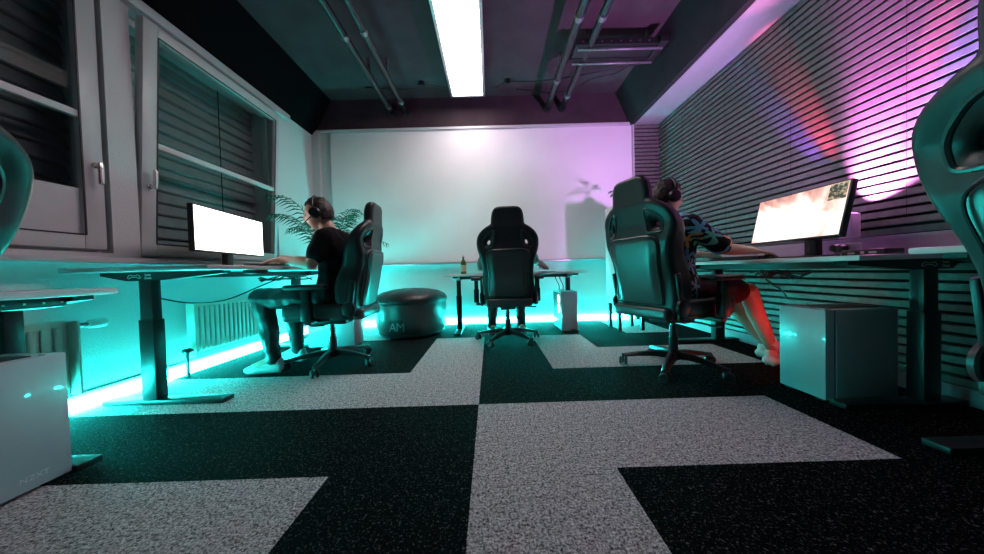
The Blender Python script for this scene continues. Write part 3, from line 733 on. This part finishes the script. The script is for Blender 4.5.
# ---------------------------------------------------------------- monitors
def monitor(label, p_bl, p_br, height, tilt, scr, stand_h, depth=.035, loc_along=.5):
    """p_bl/p_br: bottom corners (left/right seen from the front); faces the viewer's side"""
    p_bl, p_br = Vector(p_bl), Vector(p_br); mid = (p_bl+p_br)/2; L_ = (p_br-p_bl).length
    ang = math.atan2(p_br.y-p_bl.y, p_br.x-p_bl.x)
    t = thing('monitor', label, 'monitor', (mid.x, mid.y, mid.z - stand_h), ang)
    mt = Matrix.Translation((0, 0, stand_h)) @ Matrix.Rotation(-tilt, 4, 'X')
    def tbx(name, dims, mat, par, bev=0):
        bm = bmesh.new()
        for d in (dims if isinstance(dims[0], tuple) else [dims]): box(bm, *d, bev=bev, mtx=mt)
        return bm_obj(name, bm, mat, par, autos=35)
    hs = tbx('housing', (-L_/2, L_/2, 0, depth, 0, height), M['plastic'], t, .006)
    sc_ = bm_obj('screen', (lambda b: (box(b, -L_/2+.010, L_/2-.010, -.0015, .002, -height/2+.012, height/2-.010), b)[1])(bmesh.new()), scr, t)
    sc_.matrix_local = mt @ Matrix.Translation((0, 0, height/2))
    x0 = (loc_along-.5)*L_
    ny = math.sin(tilt)*height*.30 + depth*.8; bm = bmesh.new(); box(bm, x0-.035, x0+.035, ny, ny+.045, .008, stand_h+height*.34, bev=.008); bm_obj('stand_neck', bm, M['plastic'], t, autos=35)
    bx('stand_base', (x0-.12, x0+.12, -.06, .13, 0.0005, .012), M['plastic'], t, bev=.004)
    return t, mt, L_
# left: seen from the room, left corner is the far/near one: viewer looks along -X
tL, mtL, LL = monitor('wide monitor with a glowing white screen in front of the man in black', (-1.975, 2.02, .900), (-2.10, 2.80, .928), .322, 0.0, M['scr_left'], .1135)
tR, mtR, LR = monitor('monitor with a colourful game picture by the slatted wall', (1.915, 2.20, .868), (1.905, 1.625, .850), .322, rad(13), M['scr_right'], .1105, loc_along=.64)
bm = bmesh.new(); box(bm, LR/2-.105, LR/2-.014, -.0022, -.0016, .322-.105, .322-.014, mtx=mtR); bm_obj('minimap', bm, M['minimap'], tR)

# ---------------------------------------------------------------- things on the desks
def keyboard(label, x, y, z, rz):
    t = thing('keyboard', label, 'keyboard', (x, y, z), rz)
    bx('keyboard_case', (-.18, .18, -.065, .065, 0.0005, .018), M['plastic'], t, bev=.004)
    bm = bmesh.new()
    for r_ in range(5):
        for c in range(15): box(bm, -.172+c*.023, -.172+c*.023+.019, -.056+r_*.0225, -.056+r_*.0225+.018, .018, .026)
    bm_obj('keys', bm, M['gasket'], t)
keyboard('black keyboard under the hands of the man in black', -1.72, 2.33, .80, rad(92))
keyboard('black keyboard on the desk below the game screen', 1.79, 2.17, .748, rad(-84))
t = thing('computer_mouse', 'black computer mouse under the right hand at the slatted wall desk', 'mouse', (1.84, 1.965, .748))
bm = bmesh.new(); v = bmesh.ops.create_icosphere(bm, subdivisions=3, radius=1)['verts']
for q in v: q.co = Vector((q.co.x*.055, q.co.y*.030, max(0.0005, q.co.z*.026 + .004)))
bm_obj('mouse_shell', bm, M['plastic'], t, smooth=True)
bx('scroll_wheel', (-.040, -.022, -.004, .004, .016, .027), M['gasket'], t, bev=.002)
t = thing('bottle', 'small brown glass bottle on the left end of the back desk', 'bottle', (-.30, 3.36, .695))
lt('bottle_body', [(.028, .001), (.031, .006), (.031, .115), (.024, .145), (.012, .165), (.011, .195)], M['bottle'], t)
lt('bottle_cap', [(.0135, .193), (.0135, .208), (.0, .209)], M['alu'], t)
lt('paper_label', [(.0315, .03), (.0318, .031), (.0318, .10), (.0315, .101)], M['label'], t)
tag(bx('mouse_pad', (.30, .72, 3.30, 3.62, .6955, .699), M['gasket']), 'dark mouse pad on the back desk under the hand of the middle person', 'mouse pad')
t = thing('power_cube', 'white socket cube with round black plugs on the desk behind the game screen', 'power socket', (2.04, 1.70, .748))
bx('socket_body', (-.035, .035, -.04, .04, 0, .075), M['white'], t, bev=.006)
for k, (dy, dz) in enumerate(((.035, .05), (-.02, .045))):
    lt('plug', [(.0, 0), (.021, .0), (.023, .012), (.019, .03), (.008, .034)], M['plastic'], t, mtx=Matrix.Translation((-.036, dy*.6, dz)) @ Matrix.Rotation(-PI/2, 4, 'Y'))
t = thing('power_plug', 'round black plug adapter on the desk by the white socket cube', 'plug', (1.98, 1.83, .748))
lt('plug_body', [(.0, 0.03), (.022, .032), (.026, .045), (.022, .075), (.0, .08)], M['plastic'], t)
tb('plug_cord', smooth_path([(0, 0, .035), (-.02, .04, .012), (-.05, .08, .006), (-.08, .12, .006)]), .005, M['cable'], t, n=6)
t = thing('dock', 'flat black box on the desk right of the white socket cube', 'device', (1.98, 1.55, .748))
bx('dock_case', (-.05, .05, -.09, .09, 0.001, .032), M['plastic'], t, bev=.003)
bx('front_port', [(-.052, -.0495, -.06, -.03, .010, .02), (-.052, -.0495, -.01, .005, .010, .022), (-.052, -.0495, .03, .06, .010, .018)], M['alu'], t)
# wall duct above the right desk
t = thing('wall_duct', 'white cable duct box running along the slatted wall above the right desks', 'cable duct', (XR, 1.9, .745))
bx('duct_body', (-.075, -.001, -1.2, 1.15, 0, .115), M['soffit'], t, bev=.005)
bx('duct_lid', (-.079, -.074, -1.2, 1.15, .02, .095), M['soffit'], t)

# RGB wall washer behind the right monitor
t = thing('wall_washer', 'small upright colour light bar behind the game screen glowing up the slats', 'lamp', (2.215, 1.84, .8605))
bx('lamp_body', (-.03, .03, -.035, .035, 0.0005, .15), M['white'], t, bev=.006)
bx('lens_strip', (-.02, .02, -.025, .025, .149, .154), M['rgb_mag'], t)
def spot(name, loc, tgt, col, power, size, blend, rad_=.012):
    l = bpy.data.lights.new(name, 'SPOT'); l.color = col; l.energy = power*LAMP_W; l.spot_size = rad(size); l.spot_blend = blend; l.shadow_soft_size = rad_
    o = bpy.data.objects.new(name, l); COL.objects.link(o); o.parent = t
    d = Vector(tgt) - Vector(loc); o.location = Vector(loc) - Vector((2.215, 1.84, .8605)); o.rotation_euler = d.to_track_quat('-Z', 'Y').to_euler(); return o
LP = (2.205, 1.84, 1.025)
spot('lamp_beam', LP, (2.335, 1.72, 1.35), (1.0, .30, .95), 30, 80, .7)
spot('lamp_beam', LP, (2.335, 1.70, 1.9), (.95, .12, .95), 44, 40, .9)
spot('lamp_beam', LP, (2.335, 2.19, 1.85), (1.0, .08, .25), 42, 15, 1.0)
spot('lamp_beam', LP, (2.335, 2.33, 1.80), (.34, .10, 1.0), 34, 13, 1.0)
spot('lamp_beam', LP, (2.335, 1.34, 1.85), (.20, .18, 1.0), 70, 18, .7)
spot('lamp_beam', LP, (2.335, 1.52, 1.95), (1.0, .08, .3), 42, 11, 1.0)
spot('lamp_beam', LP, (1.98, 2.15, 2.6), (1.0, .22, .55), 14, 17, .8)
spot('lamp_beam', LP, (1.0, 3.1, 2.15), (.82, .36, 1.0), 30, 108, .8, .08)

# ---------------------------------------------------------------- cables under desks, power strips
def under_cables(x, y0, y1, z, lab, seed, n=5):
    rnd = random.Random(seed); bm = bmesh.new()
    for k in range(n):
        pts = []; yy = y0 + rnd.uniform(0, .15)
        e = y1 - rnd.uniform(0, .2); m_ = 6
        for q in range(m_): pts.append((x+rnd.uniform(-.03, .03), yy+(e-yy)*q/(m_-1), z-rnd.uniform(.0, .045)-.008*(q % 2)))
        tube(bm, smooth_path(pts, 5), .0045, 6)
    tag(bm_obj('cable_bundle', bm, M['cable'], smooth=True), lab, 'cables')
under_cables(-1.60, 2.05, 2.75, .735, 'tangle of black cables hanging under the desk with the white screen', 1)
under_cables(1.76, 1.60, 2.15, .68, 'tangle of black cables hanging under the desk with the game screen', 2, 6)
tag(tb('cable', smooth_path([(-1.62, 2.38, .73), (-1.72, 2.25, .66), (-1.9, 2.15, .57), (-2.1, 2.1, .56), (-2.29, 2.08, .60)]), .005, M['cable'], n=6), 'thin black cable curving from the left desk towards the radiator', 'cable')
tag(tb('cable', smooth_path([(1.80, 1.95, .66), (1.90, 2.05, .60), (2.10, 2.15, .52), (2.28, 2.3, .45)]), .005, M['cable'], n=6), 'thin black cable slanting from the right desk down across the slats', 'cable')
t = thing('power_strip', 'long black socket strip fixed under the white desk at the left edge', 'power strip', (-1.62, .98, .655))
bx('strip_body', (-.022, .022, -.42, .16, -.018, .018), M['plastic'], t, bev=.008)
bx('status_light', [(.0215, .0232, .14-.045*k, .146-.045*k, -.003, .003) for k in range(6)], M['logo'], t)
bx('strip_clip', [(-.02, .02, -.3, -.27, .0175, .0195)], M['alu'], t)

# ---------------------------------------------------------------- leather pouf
t = thing('pouf', 'big round black leather pouf against the back wall', 'pouf', (-.96, 3.60, 0))
bm = bmesh.new()
lathe(bm, [(.30, 0.0), (.35, .006), (.375, .03), (.40, .12), (.412, .24), (.415, .34), (.412, .385)], 48)
bm_obj('pouf_body', bm, M['leather_b'], t, autos=50)
bm = bmesh.new(); n = 48; rings = []
for r_, z in ((.412, .385), (.424, .40), (.424, .43), (.40, .468), (.33, .505), (.22, .53), (.10, .542), (.015, .535)):
    rings.append([bm.verts.new((r_*math.cos(2*PI*k/n), r_*math.sin(2*PI*k/n), z - .010*(abs(math.sin(3*2*PI*k/n)) < .12)*(r_ < .42) )) for k in range(n)])
for A, B in zip(rings, rings[1:]):
    for k in range(n): bm.faces.new((A[k], A[(k+1) % n], B[(k+1) % n], B[k]))
bm.faces.new(rings[-1])
bm_obj('pouf_lid', bm, M['leather'], t, smooth=True)
bm = bmesh.new(); tube(bm, [(.418*math.cos(2*PI*k/n), .418*math.sin(2*PI*k/n), .392) for k in range(n)], .006, 6, closed=True)
tube(bm, [(.378*math.cos(2*PI*k/n), .378*math.sin(2*PI*k/n), .045) for k in range(n)], .005, 6, closed=True)
bm_obj('piping', bm, M['leather'], t, smooth=True)
# dark patch with two pale letters
bm = bmesh.new(); A = []; 
for k in range(9):
    a_ = rad(-88 - k*2.6)
    A.append((bm.verts.new((.407*math.cos(a_), .407*math.sin(a_), .08)), bm.verts.new((.417*math.cos(a_), .417*math.sin(a_), .225))))
for p, q in zip(A, A[1:]): bm.faces.new((p[0], q[0], q[1], p[1]))
pt = bm_obj('patch', bm, M['gasket'], t)
for q_, ch in ((-14, 'A'), (-2, 'M')):
    text('patch_letter', ch, .13, Matrix.Rotation(rad(q_), 4, 'Z') @ Matrix.Translation((0, -.419, .105)) @ Matrix.Rotation(PI/2 - rad(3.5), 4, 'X'), M['steel'], pt)

# ---------------------------------------------------------------- plants
def palm(name, label, loc, pot_r, pot_h, stems, sc=1.0, seed=0, potmat='pot'):
    t = thing(name, label, 'plant', loc)
    p = lt('pot', [(pot_r*.75, 0), (pot_r*.8, .005), (pot_r, pot_h), (pot_r*.93, pot_h), (pot_r*.9, pot_h-.03), (0, pot_h-.03)], M[potmat], t)
    lt('soil', [(pot_r*.9, pot_h-.035), (pot_r*.88, pot_h-.025), (0, pot_h-.02)], M['soil'], p)
    rnd = random.Random(seed)
    for (az, reach, top, drop, tw) in stems:
        a = rad(az); d = Vector((math.cos(a), math.sin(a), 0)); side = Vector((-math.sin(a), math.cos(a), 0))
        p0 = d*.02 + Vector((0, 0, pot_h-.03))
        pts = bez(p0, p0 + Vector((0, 0, (top-pot_h)*.75)) + d*reach*.08, d*reach*.45 + Vector((0, 0, top*1.05)), d*reach + Vector((0, 0, top-drop)), 26)
        bm = bmesh.new(); tube(bm, pts, .006*sc, 6, r_end=.0015*sc)
        for i in range(9, 26):
            f = (i-9)/17; ll = sc*(.17*math.sin(PI*(.18+.8*f))**.8 + .02)
            tan = (pts[i+1]-pts[i-1]).normalized() if i < 26 else (pts[i]-pts[i-1]).normalized()
            for s in (-1, 1):
                dr = (tan*.75 + side*s*tw + Vector((0, 0, -.35 - rnd.uniform(0, .25)))).normalized()
                wv = tan.cross(dr).cross(dr).normalized()*.008*sc
                b0 = pts[i]; m_ = b0 + dr*ll*.5 + Vector((0, 0, .012)); e_ = b0 + dr*ll + Vector((0, 0, -.03*sc))
                nn = dr.cross(wv).normalized()*.0012
                v = [bm.verts.new(q) for q in (b0-wv*.4, b0+wv*.4, m_+wv+nn, m_-wv+nn, e_)]
                bm.faces.new((v[0], v[1], v[2], v[3])); bm.faces.new((v[3], v[2], v[4]))
        bm_obj('frond', bm, M['leaf'], t)
    return t
palm('potted_palm', 'potted palm with arching fronds in the back left corner behind the seated man', (-1.83, 3.50, 0), .15, .30,
     [(-122, .66, 1.58, .06, .8), (-130, .62, 1.42, .08, .8), (-115, .50, 1.30, .10, .8), (-12, .62, 1.10, .10, .9), (-30, .52, 1.50, .10, .9), (-45, .62, 1.40, .12, .9),
      (-70, .55, 1.45, .12, .9), (60, .34, 1.55, .15, .9), (0, .66, 1.22, .16, .9), (170, .34, 1.42, .12, .8), (-20, .70, 1.35, .22, .9)], 1.0, 3)
# cabinet with a plant, put in behind the right chair to shadow the whiteboard
t = thing('cabinet', 'tall narrow white cabinet on black legs put behind the right gaming chair to cast its shadow', 'cabinet', (1.58, 3.52, 0))
bx('cabinet_body', (-.16, .16, -.16, .16, .30, 1.43), M['wall'], t, bev=.004)
bx('door', (-.155, .155, -.176, -.160, .31, 1.42), M['wall'], t, bev=.003)
for sx in (-.13, .13):
    for sy in (-.13, .13): bx('leg', (sx-.018, sx+.018, sy-.018, sy+.018, 0, .301), M['black'], t)
palm('potted_plant', 'small spiky potted plant put on the tall white cabinet for its shadow', (1.58, 3.52, 1.43), .06, .07,
     [(170, .17, .22, .05, .3), (200, .20, .18, .08, .3), (230, .12, .26, .02, .3), (270, .10, .24, .04, .3), (320, .12, .22, .06, .3), (20, .12, .22, .06, .3), (70, .14, .26, .02, .3), (120, .18, .22, .06, .3)], .3, 9)

# ---------------------------------------------------------------- people
def head_mesh():
    """head centred at the origin, face towards +Y, about 0.235 tall"""
    bm = bmesh.new(); bmesh.ops.create_icosphere(bm, subdivisions=5, radius=1.0)
    for v in bm.verts:
        n_ = v.co.copy(); x, y, z = n_
        X_ = x*.076; Y_ = y*.096; Z_ = z*.118
        if z < 0:                                   # jaw: narrower and forward
            X_ *= 1 - .30*(-z)**1.4; Y_ *= 1 - .18*(-z); Y_ += .014*(-z)
            if y < 0: Y_ += .030*(-z)*(-y)
        f = max(0, y)
        def g(cx, cz, sx, sz): return math.exp(-((X_-cx)/sx)**2 - ((Z_-cz)/sz)**2)*(1 if y > 0 else 0)
        Y_ += .026*g(0, -.022, .013, .020) + .012*g(0, .002, .010, .026)             # nose
        Y_ -= .011*(g(.031, .006, .017, .013) + g(-.031, .006, .017, .013))           # eye sockets
        Y_ += .006*(g(.028, .028, .026, .010) + g(-.028, .028, .026, .010))           # brow
        Y_ += .007*g(0, -.058, .022, .007) + .006*g(0, -.070, .020, .006) - .006*g(0, -.064, .024, .0028)   # lips
        Y_ += .010*g(0, -.098, .022, .016)                                           # chin
        v.co = (X_, Y_, Z_)
    for s in (-1, 1):                                # ears
        r = bmesh.ops.create_icosphere(bm, subdivisions=3, radius=1.0)['verts']
        for v in r:
            x, y, z = v.co; v.co = Vector((s*.076 + x*.010 + s*.004*max(0, -y), -.012 + y*.019, -.006 + z*.032))
    m_ = bpy.data.meshes.new('head'); bm.to_mesh(m_); bm.free(); return m_
def hand_caps(wrist, fdir, down, side, curl=.5, sc=1.0):
    """palm + five fingers as tapered capsules. side: direction of the thumb"""
    W = Vector(wrist); f = Vector(fdir).normalized(); s = Vector(side); s = (s - f*s.dot(f)).normalized(); d = f.cross(s)
    if d.dot(Vector(down)) < 0: d = -d
    caps = []
    for q in (-.026, -.009, .009, .026):
        caps.append((W + s*q*.55 + f*.012, .0155*sc, W + (f*.088 + s*q*1.15)*sc, .0115*sc))
    for q, L_ in ((-.033, .058), (-.0115, .072), (.0105, .078), (.031, .070)):
        p = W + (f*.086 + s*q)*sc
        a1 = (f + d*curl*.25 + s*q*3).normalized(); a2 = (f + d*curl*1.0 + s*q*2).normalized(); a3 = (f + d*curl*1.9).normalized()
        p1 = p + a1*L_*.46*sc; p2 = p1 + a2*L_*.30*sc; p3 = p2 + a3*L_*.24*sc
        caps += [(p, .0098*sc, p1, .0088*sc), (p1, .0088*sc, p2, .008*sc), (p2, .008*sc, p3, .0068*sc)]
    t0 = W + (f*.022 + s*.022)*sc; t1 = t0 + (f*.030 + s*.030 + d*.008)*sc; t2 = t1 + (f*.032 + s*.010 + d*.008)*sc; t3 = t2 + (f*.022 - s*.002 + d*.006)*sc
    caps += [(t0, .014*sc, t1, .0115*sc), (t1, .0115*sc, t2, .0095*sc), (t2, .0095*sc, t3, .0078*sc)]
    return caps
HEAD = head_mesh()
def person(label, P, mats, head_dir, head_tilt=0.0, sleeve_to=.62, trouser='long', hat=None, hair_len=.0, glasses=False):
    """P: dict of world joints: pelvis chest neck head, sL sR eL eR wL wR, hL hR kL kR aL aR, tL tR (toes); L/R seen from the person"""
    base = Vector((P['pelvis'][0], P['pelvis'][1], 0))
    t = thing('person', label, 'person', base)
    J = {k: Vector(v) - base for k, v in P.items() if k not in ('hdirL', 'hdirR')}
    up = Vector((0, 0, 1)); across = (J['sL'] - J['sR']).normalized()
    fwd = across.cross(up); 
    if fwd.dot(J['kR'] - J['hR']) < 0: fwd = -fwd
    fwd.normalize()
    def torso(g):
        c = []
        for s in ('L', 'R'):
            h, sh = J['h'+s], J['s'+s]; sg = 1 if s == 'L' else -1
            hp = J['pelvis'] + across*sg*.085; wst = (J['pelvis']*.55+J['chest']*.45) + across*sg*.07; ch = J['chest'] + across*sg*.085
            c += [(hp, .112+g, wst, .098+g), (wst, .098+g, ch, .108+g), (ch, .108+g, sh*.72 + J['neck']*.28 - up*.02, .070+g)]
            c += [(sh, .052+g, J['neck'] - up*.02, .050+g)]
        c.append((J['pelvis'] + fwd*.02, .115+g, J['chest'] + fwd*.015, .110+g))
        return c
    def arm(s, g, frac=1.0):
        sh, e, w_ = J['s'+s], J['e'+s], J['w'+s]; c = []
        if frac < 1: return [(sh, .056+g, sh.lerp(e, frac), .047+g*1.6)]
        c += [(sh, .052+g, e, .038+g), (e, .039+g, e.lerp(w_, .35), .038+g), (e.lerp(w_, .35), .038+g, w_, .025+g)]
        return c
    def leg(s, g, full=True, frac=1.0):
        h, k, a_ = J['h'+s], J['k'+s], J['a'+s]; c = []
        k2 = h.lerp(k, frac)
        c.append((h, .088+g, k2, (.088*(1-frac) + .056*frac)+g*1.2))
        if full:
            back = -((a_-k).cross(across)).normalized()
            if back.dot(fwd) > 0: back = -back
            c += [(k, .056+g, k.lerp(a_, .32) + back*.012, .054+g), (k.lerp(a_, .32) + back*.012, .054+g, a_, .034+g)]
        return c
    hd = Vector(head_dir).normalized()
    Hm = Matrix.Translation(J['head']) @ hd.to_track_quat('Y', 'Z').to_matrix().to_4x4() @ Matrix.Rotation(head_tilt, 4, 'X')
    hm = HEAD.copy(); hm.transform(Hm)
    caps = torso(0) + arm('L', 0) + arm('R', 0) + leg('L', 0) + leg('R', 0)
    nk = Hm @ Vector((0, -.025, -.06))
    caps.append((J['neck'] - up*.02, .062, nk, .055))
    for s in 'LR':
        fd = Vector(P['hdir'+s]); sd = across*(-1 if s == 'L' else 1)
        caps += hand_caps(J['w'+s], fd, (0, 0, -1), sd + Vector((0, 0, .25)), .45)
        caps += [(J['a'+s], .036, J['t'+s] , .026), (J['a'+s], .036, J['a'+s] - fwd*.03 - up*.03, .032)]
    body = blob('body', caps, .0062, M['skin'], t, 3, extra=[hm])
    # clothes
    st = torso(.014) + arm('L', .013, sleeve_to) + arm('R', .013, sleeve_to)
    blob('shirt', st, .009, M[mats[0]], t, 4, wrinkle=.006)
    if trouser == 'long': tr = leg('L', .017) + leg('R', .017)
    else: tr = leg('L', .022, False, .80) + leg('R', .022, False, .80)
    tr.append((J['pelvis'] + across*.08, .122, J['pelvis'] - across*.08, .122)); tr.append((J['hL'], .10, J['hR'], .10))
    blob('trousers' if trouser == 'long' else 'shorts', tr, .009, M[mats[1]], t, 4, wrinkle=.010)
    for s in 'LR':
        a_, to = J['a'+s], J['t'+s]; td = (to-a_); td.z = 0; td.normalize(); sd = Vector((-td.y, td.x, 0))
        fl = a_ - up*(a_.z - .0)
        c = []
        for q in (-.016, .016):
            c += [(fl - td*.045 + sd*q + up*.040, .030, fl + td*.13 + sd*q*1.2 + up*.034, .026), (fl + td*.12 + sd*q*1.3 + up*.034, .028, fl + td*.18 + sd*q*.6 + up*.032, .024)]
        c += [(fl - td*.035 + up*.045, .034, fl - td*.030 + up*.085, .036), (fl + td*.0 + up*.075, .036, fl + td*.07 + up*.055, .032)]
        sh = blob('shoe', c, .006, M['shoe'], t, 4)
        c2 = []
        for q in (-.018, .018): c2.append((fl - td*.048 + sd*q + up*.014, .013, fl + td*.175 + sd*q*.9 + up*.014, .013))
        c2.append((fl - td*.03 + up*.014, .013, fl + td*.18 + up*.014, .013))
        blob('sole', c2, .006, M['sole'], sh, 2)
        if trouser != 'long':
            bm = bmesh.new(); tube(bm, [a_ - up*.02, a_ + up*.03, a_ + (J['k'+s]-a_)*.16], .041, 16); bm_obj('sock', bm, M['shoe'], t, smooth=True)
    # hair cap
    bm = bmesh.new(); bmesh.ops.create_icosphere(bm, subdivisions=5, radius=1.0)
    from mathutils import noise
    dele = []
    for v in bm.verts:
        x, y, z = v.co
        lim = -.42 - hair_len if y < .10 else (.30 + .25*min(1, (y-.10)/.4))
        lim = lim if y < -.05 else lim if y >= .10 else (-.42-hair_len + (.30+.42+hair_len)*((y+.05)/.15)**1)
        if abs(x) > .72 and y < .28 and y > -.3: lim = max(lim, .12)
        if z < lim: dele.append(v)
        k_ = 1.0 + .05*noise.noise(Vector((x*5, y*5, z*5))) + .035*noise.noise(Vector((x*16, y*16, z*7)))
        v.co = Vector((x*.088*k_, y*.108*k_ - .005, z*.134*k_ + .004))
    bmesh.ops.delete(bm, geom=dele, context='VERTS')
    bmesh.ops.solidify(bm, geom=bm.faces[:], thickness=.012)
    me = bpy.data.meshes.new('hair'); bm.to_mesh(me); bm.free(); me.transform(Hm)
    link('hair', me, M['hair'], t, smooth=True)
    for s in (-1, 1):
        bm = bmesh.new(); bmesh.ops.create_icosphere(bm, subdivisions=3, radius=.0115, matrix=Hm @ Matrix.Translation((s*.031, .0815, .006))); bm_obj('eye', bm, M['eye'], t, smooth=True)
        bm = bmesh.new(); bmesh.ops.create_icosphere(bm, subdivisions=2, radius=.0055, matrix=Hm @ Matrix.Translation((s*.031, .0895, .006))); bm_obj('pupil', bm, M['gasket'], t, smooth=True)
        bm = bmesh.new(); tube(bm, [Hm @ Vector((s*q, .089 - abs(q-.03)*.25, .030 + .004*math.sin((q-.012)/.04*PI))) for q in (.012, .022, .032, .042, .05)], .003, 6); bm_obj('eyebrow', bm, M['hair'], t, smooth=True)
    return t, Hm, base
def headset(label, Hm, base, col='plastic'):
    t = thing('headset', label, 'headset', base + Hm.translation)
    m0 = Matrix.Translation(-Hm.translation) @ Hm
    bm = bmesh.new(); tube(bm, [m0 @ Vector((.098*math.cos(a), -.005, .135*math.sin(a)+.006)) for a in [rad(5+17*k) for k in range(11)]], .009, 8); bm_obj('headband', bm, M[col], t, smooth=True)
    for s in (-1, 1):
        bm = bmesh.new(); lathe(bm, [(.0, 0), (.036, .0), (.042, .006), (.042, .022), (.034, .032), (.0, .034)], 24, mtx=m0 @ Matrix.Translation((s*.076, -.008, -.004)) @ Matrix.Rotation(s*PI/2, 4, 'Y')); bm_obj('ear_cup', bm, M[col], t, autos=40)
    bm = bmesh.new(); tube(bm, [m0 @ Vector(p) for p in ((-.10, .0, -.02), (-.098, .05, -.05), (-.07, .10, -.07))], .004, 6); bm_obj('microphone', bm, M[col], t, smooth=True)

# man in black at the left desk, faces -X
PL = dict(pelvis=(-1.22, 2.40, .575), chest=(-1.19, 2.39, .90), neck=(-1.245, 2.385, 1.065), head=(-1.335, 2.37, 1.205),
    sR=(-1.20, 2.56, 1.005), sL=(-1.20, 2.20, 1.005), eR=(-1.34, 2.60, .845), eL=(-1.27, 2.13, .80), wR=(-1.55, 2.43, .862), wL=(-1.53, 2.22, .857),
    hR=(-1.26, 2.50, .545), hL=(-1.26, 2.30, .545), kR=(-1.70, 2.52, .565), kL=(-1.73, 2.26, .565), aR=(-1.66, 2.56, .10), aL=(-1.66, 2.27, .10),
    tR=(-1.80, 2.58, .05), tL=(-1.80, 2.25, .05), hdirR=(-1, -.15, -.12), hdirL=(-1, .12, -.10))
t, Hm, base = person('seated man in a black t-shirt and dark trousers typing at the left desk', PL, ('tee_black', 'trousers'), (-1, -.12, -.18), hair_len=.05)
headset('black headset worn by the man in the black t-shirt', Hm, base)
# middle person, faces +Y
PC_ = dict(pelvis=(.165, 3.02, .575), chest=(.165, 3.01, .83), neck=(.165, 3.04, .965), head=(.165, 3.10, 1.10),
    sL=(-.015, 3.03, .90), sR=(.345, 3.03, .90), eL=(-.10, 3.12, .76), eR=(.465, 3.10, .815), wL=(.0, 3.36, .745), wR=(.61, 3.36, .758),
    hL=(.065, 3.06, .545), hR=(.265, 3.06, .545), kL=(.03, 3.45, .545), kR=(.30, 3.45, .545), aL=(.0, 3.40, .10), aR=(.34, 3.40, .10),
    tL=(-.01, 3.54, .05), tR=(.36, 3.54, .05), hdirL=(.1, 1, -.12), hdirR=(.25, 1, -.12))
t, Hm, base = person('person in a grey t-shirt almost hidden by the middle gaming chair', PC_, ('tee_grey', 'trousers'), (0, 1, -.15), sleeve_to=.7)
# person in the floral shirt at the right desk
PR = dict(pelvis=(1.26, 2.12, .575), chest=(1.25, 2.12, .90), neck=(1.235, 2.13, 1.06), head=(1.265, 2.13, 1.20),
    sR=(1.30, 1.95, .995), sL=(1.20, 2.29, .995), eR=(1.48, 1.89, .82), eL=(1.34, 2.42, .79), wR=(1.72, 1.96, .808), wL=(1.60, 2.30, .808),
    hR=(1.32, 2.06, .545), hL=(1.24, 2.24, .545), kR=(1.74, 2.02, .54), kL=(1.74, 2.24, .545), aR=(1.98, 2.10, .11), aL=(2.09, 2.27, .10),
    tR=(2.11, 2.17, .05), tL=(2.21, 2.30, .05), hdirR=(1, .10, -.14), hdirL=(1, -.10, -.14))
t, Hm, base = person('seated person in a dark floral shirt and red shorts at the right desk', PR, ('hawaii', 'shorts'), (1, .10, -.12), sleeve_to=.86, trouser='shorts')
headset('black headset worn by the person in the floral shirt', Hm, base)
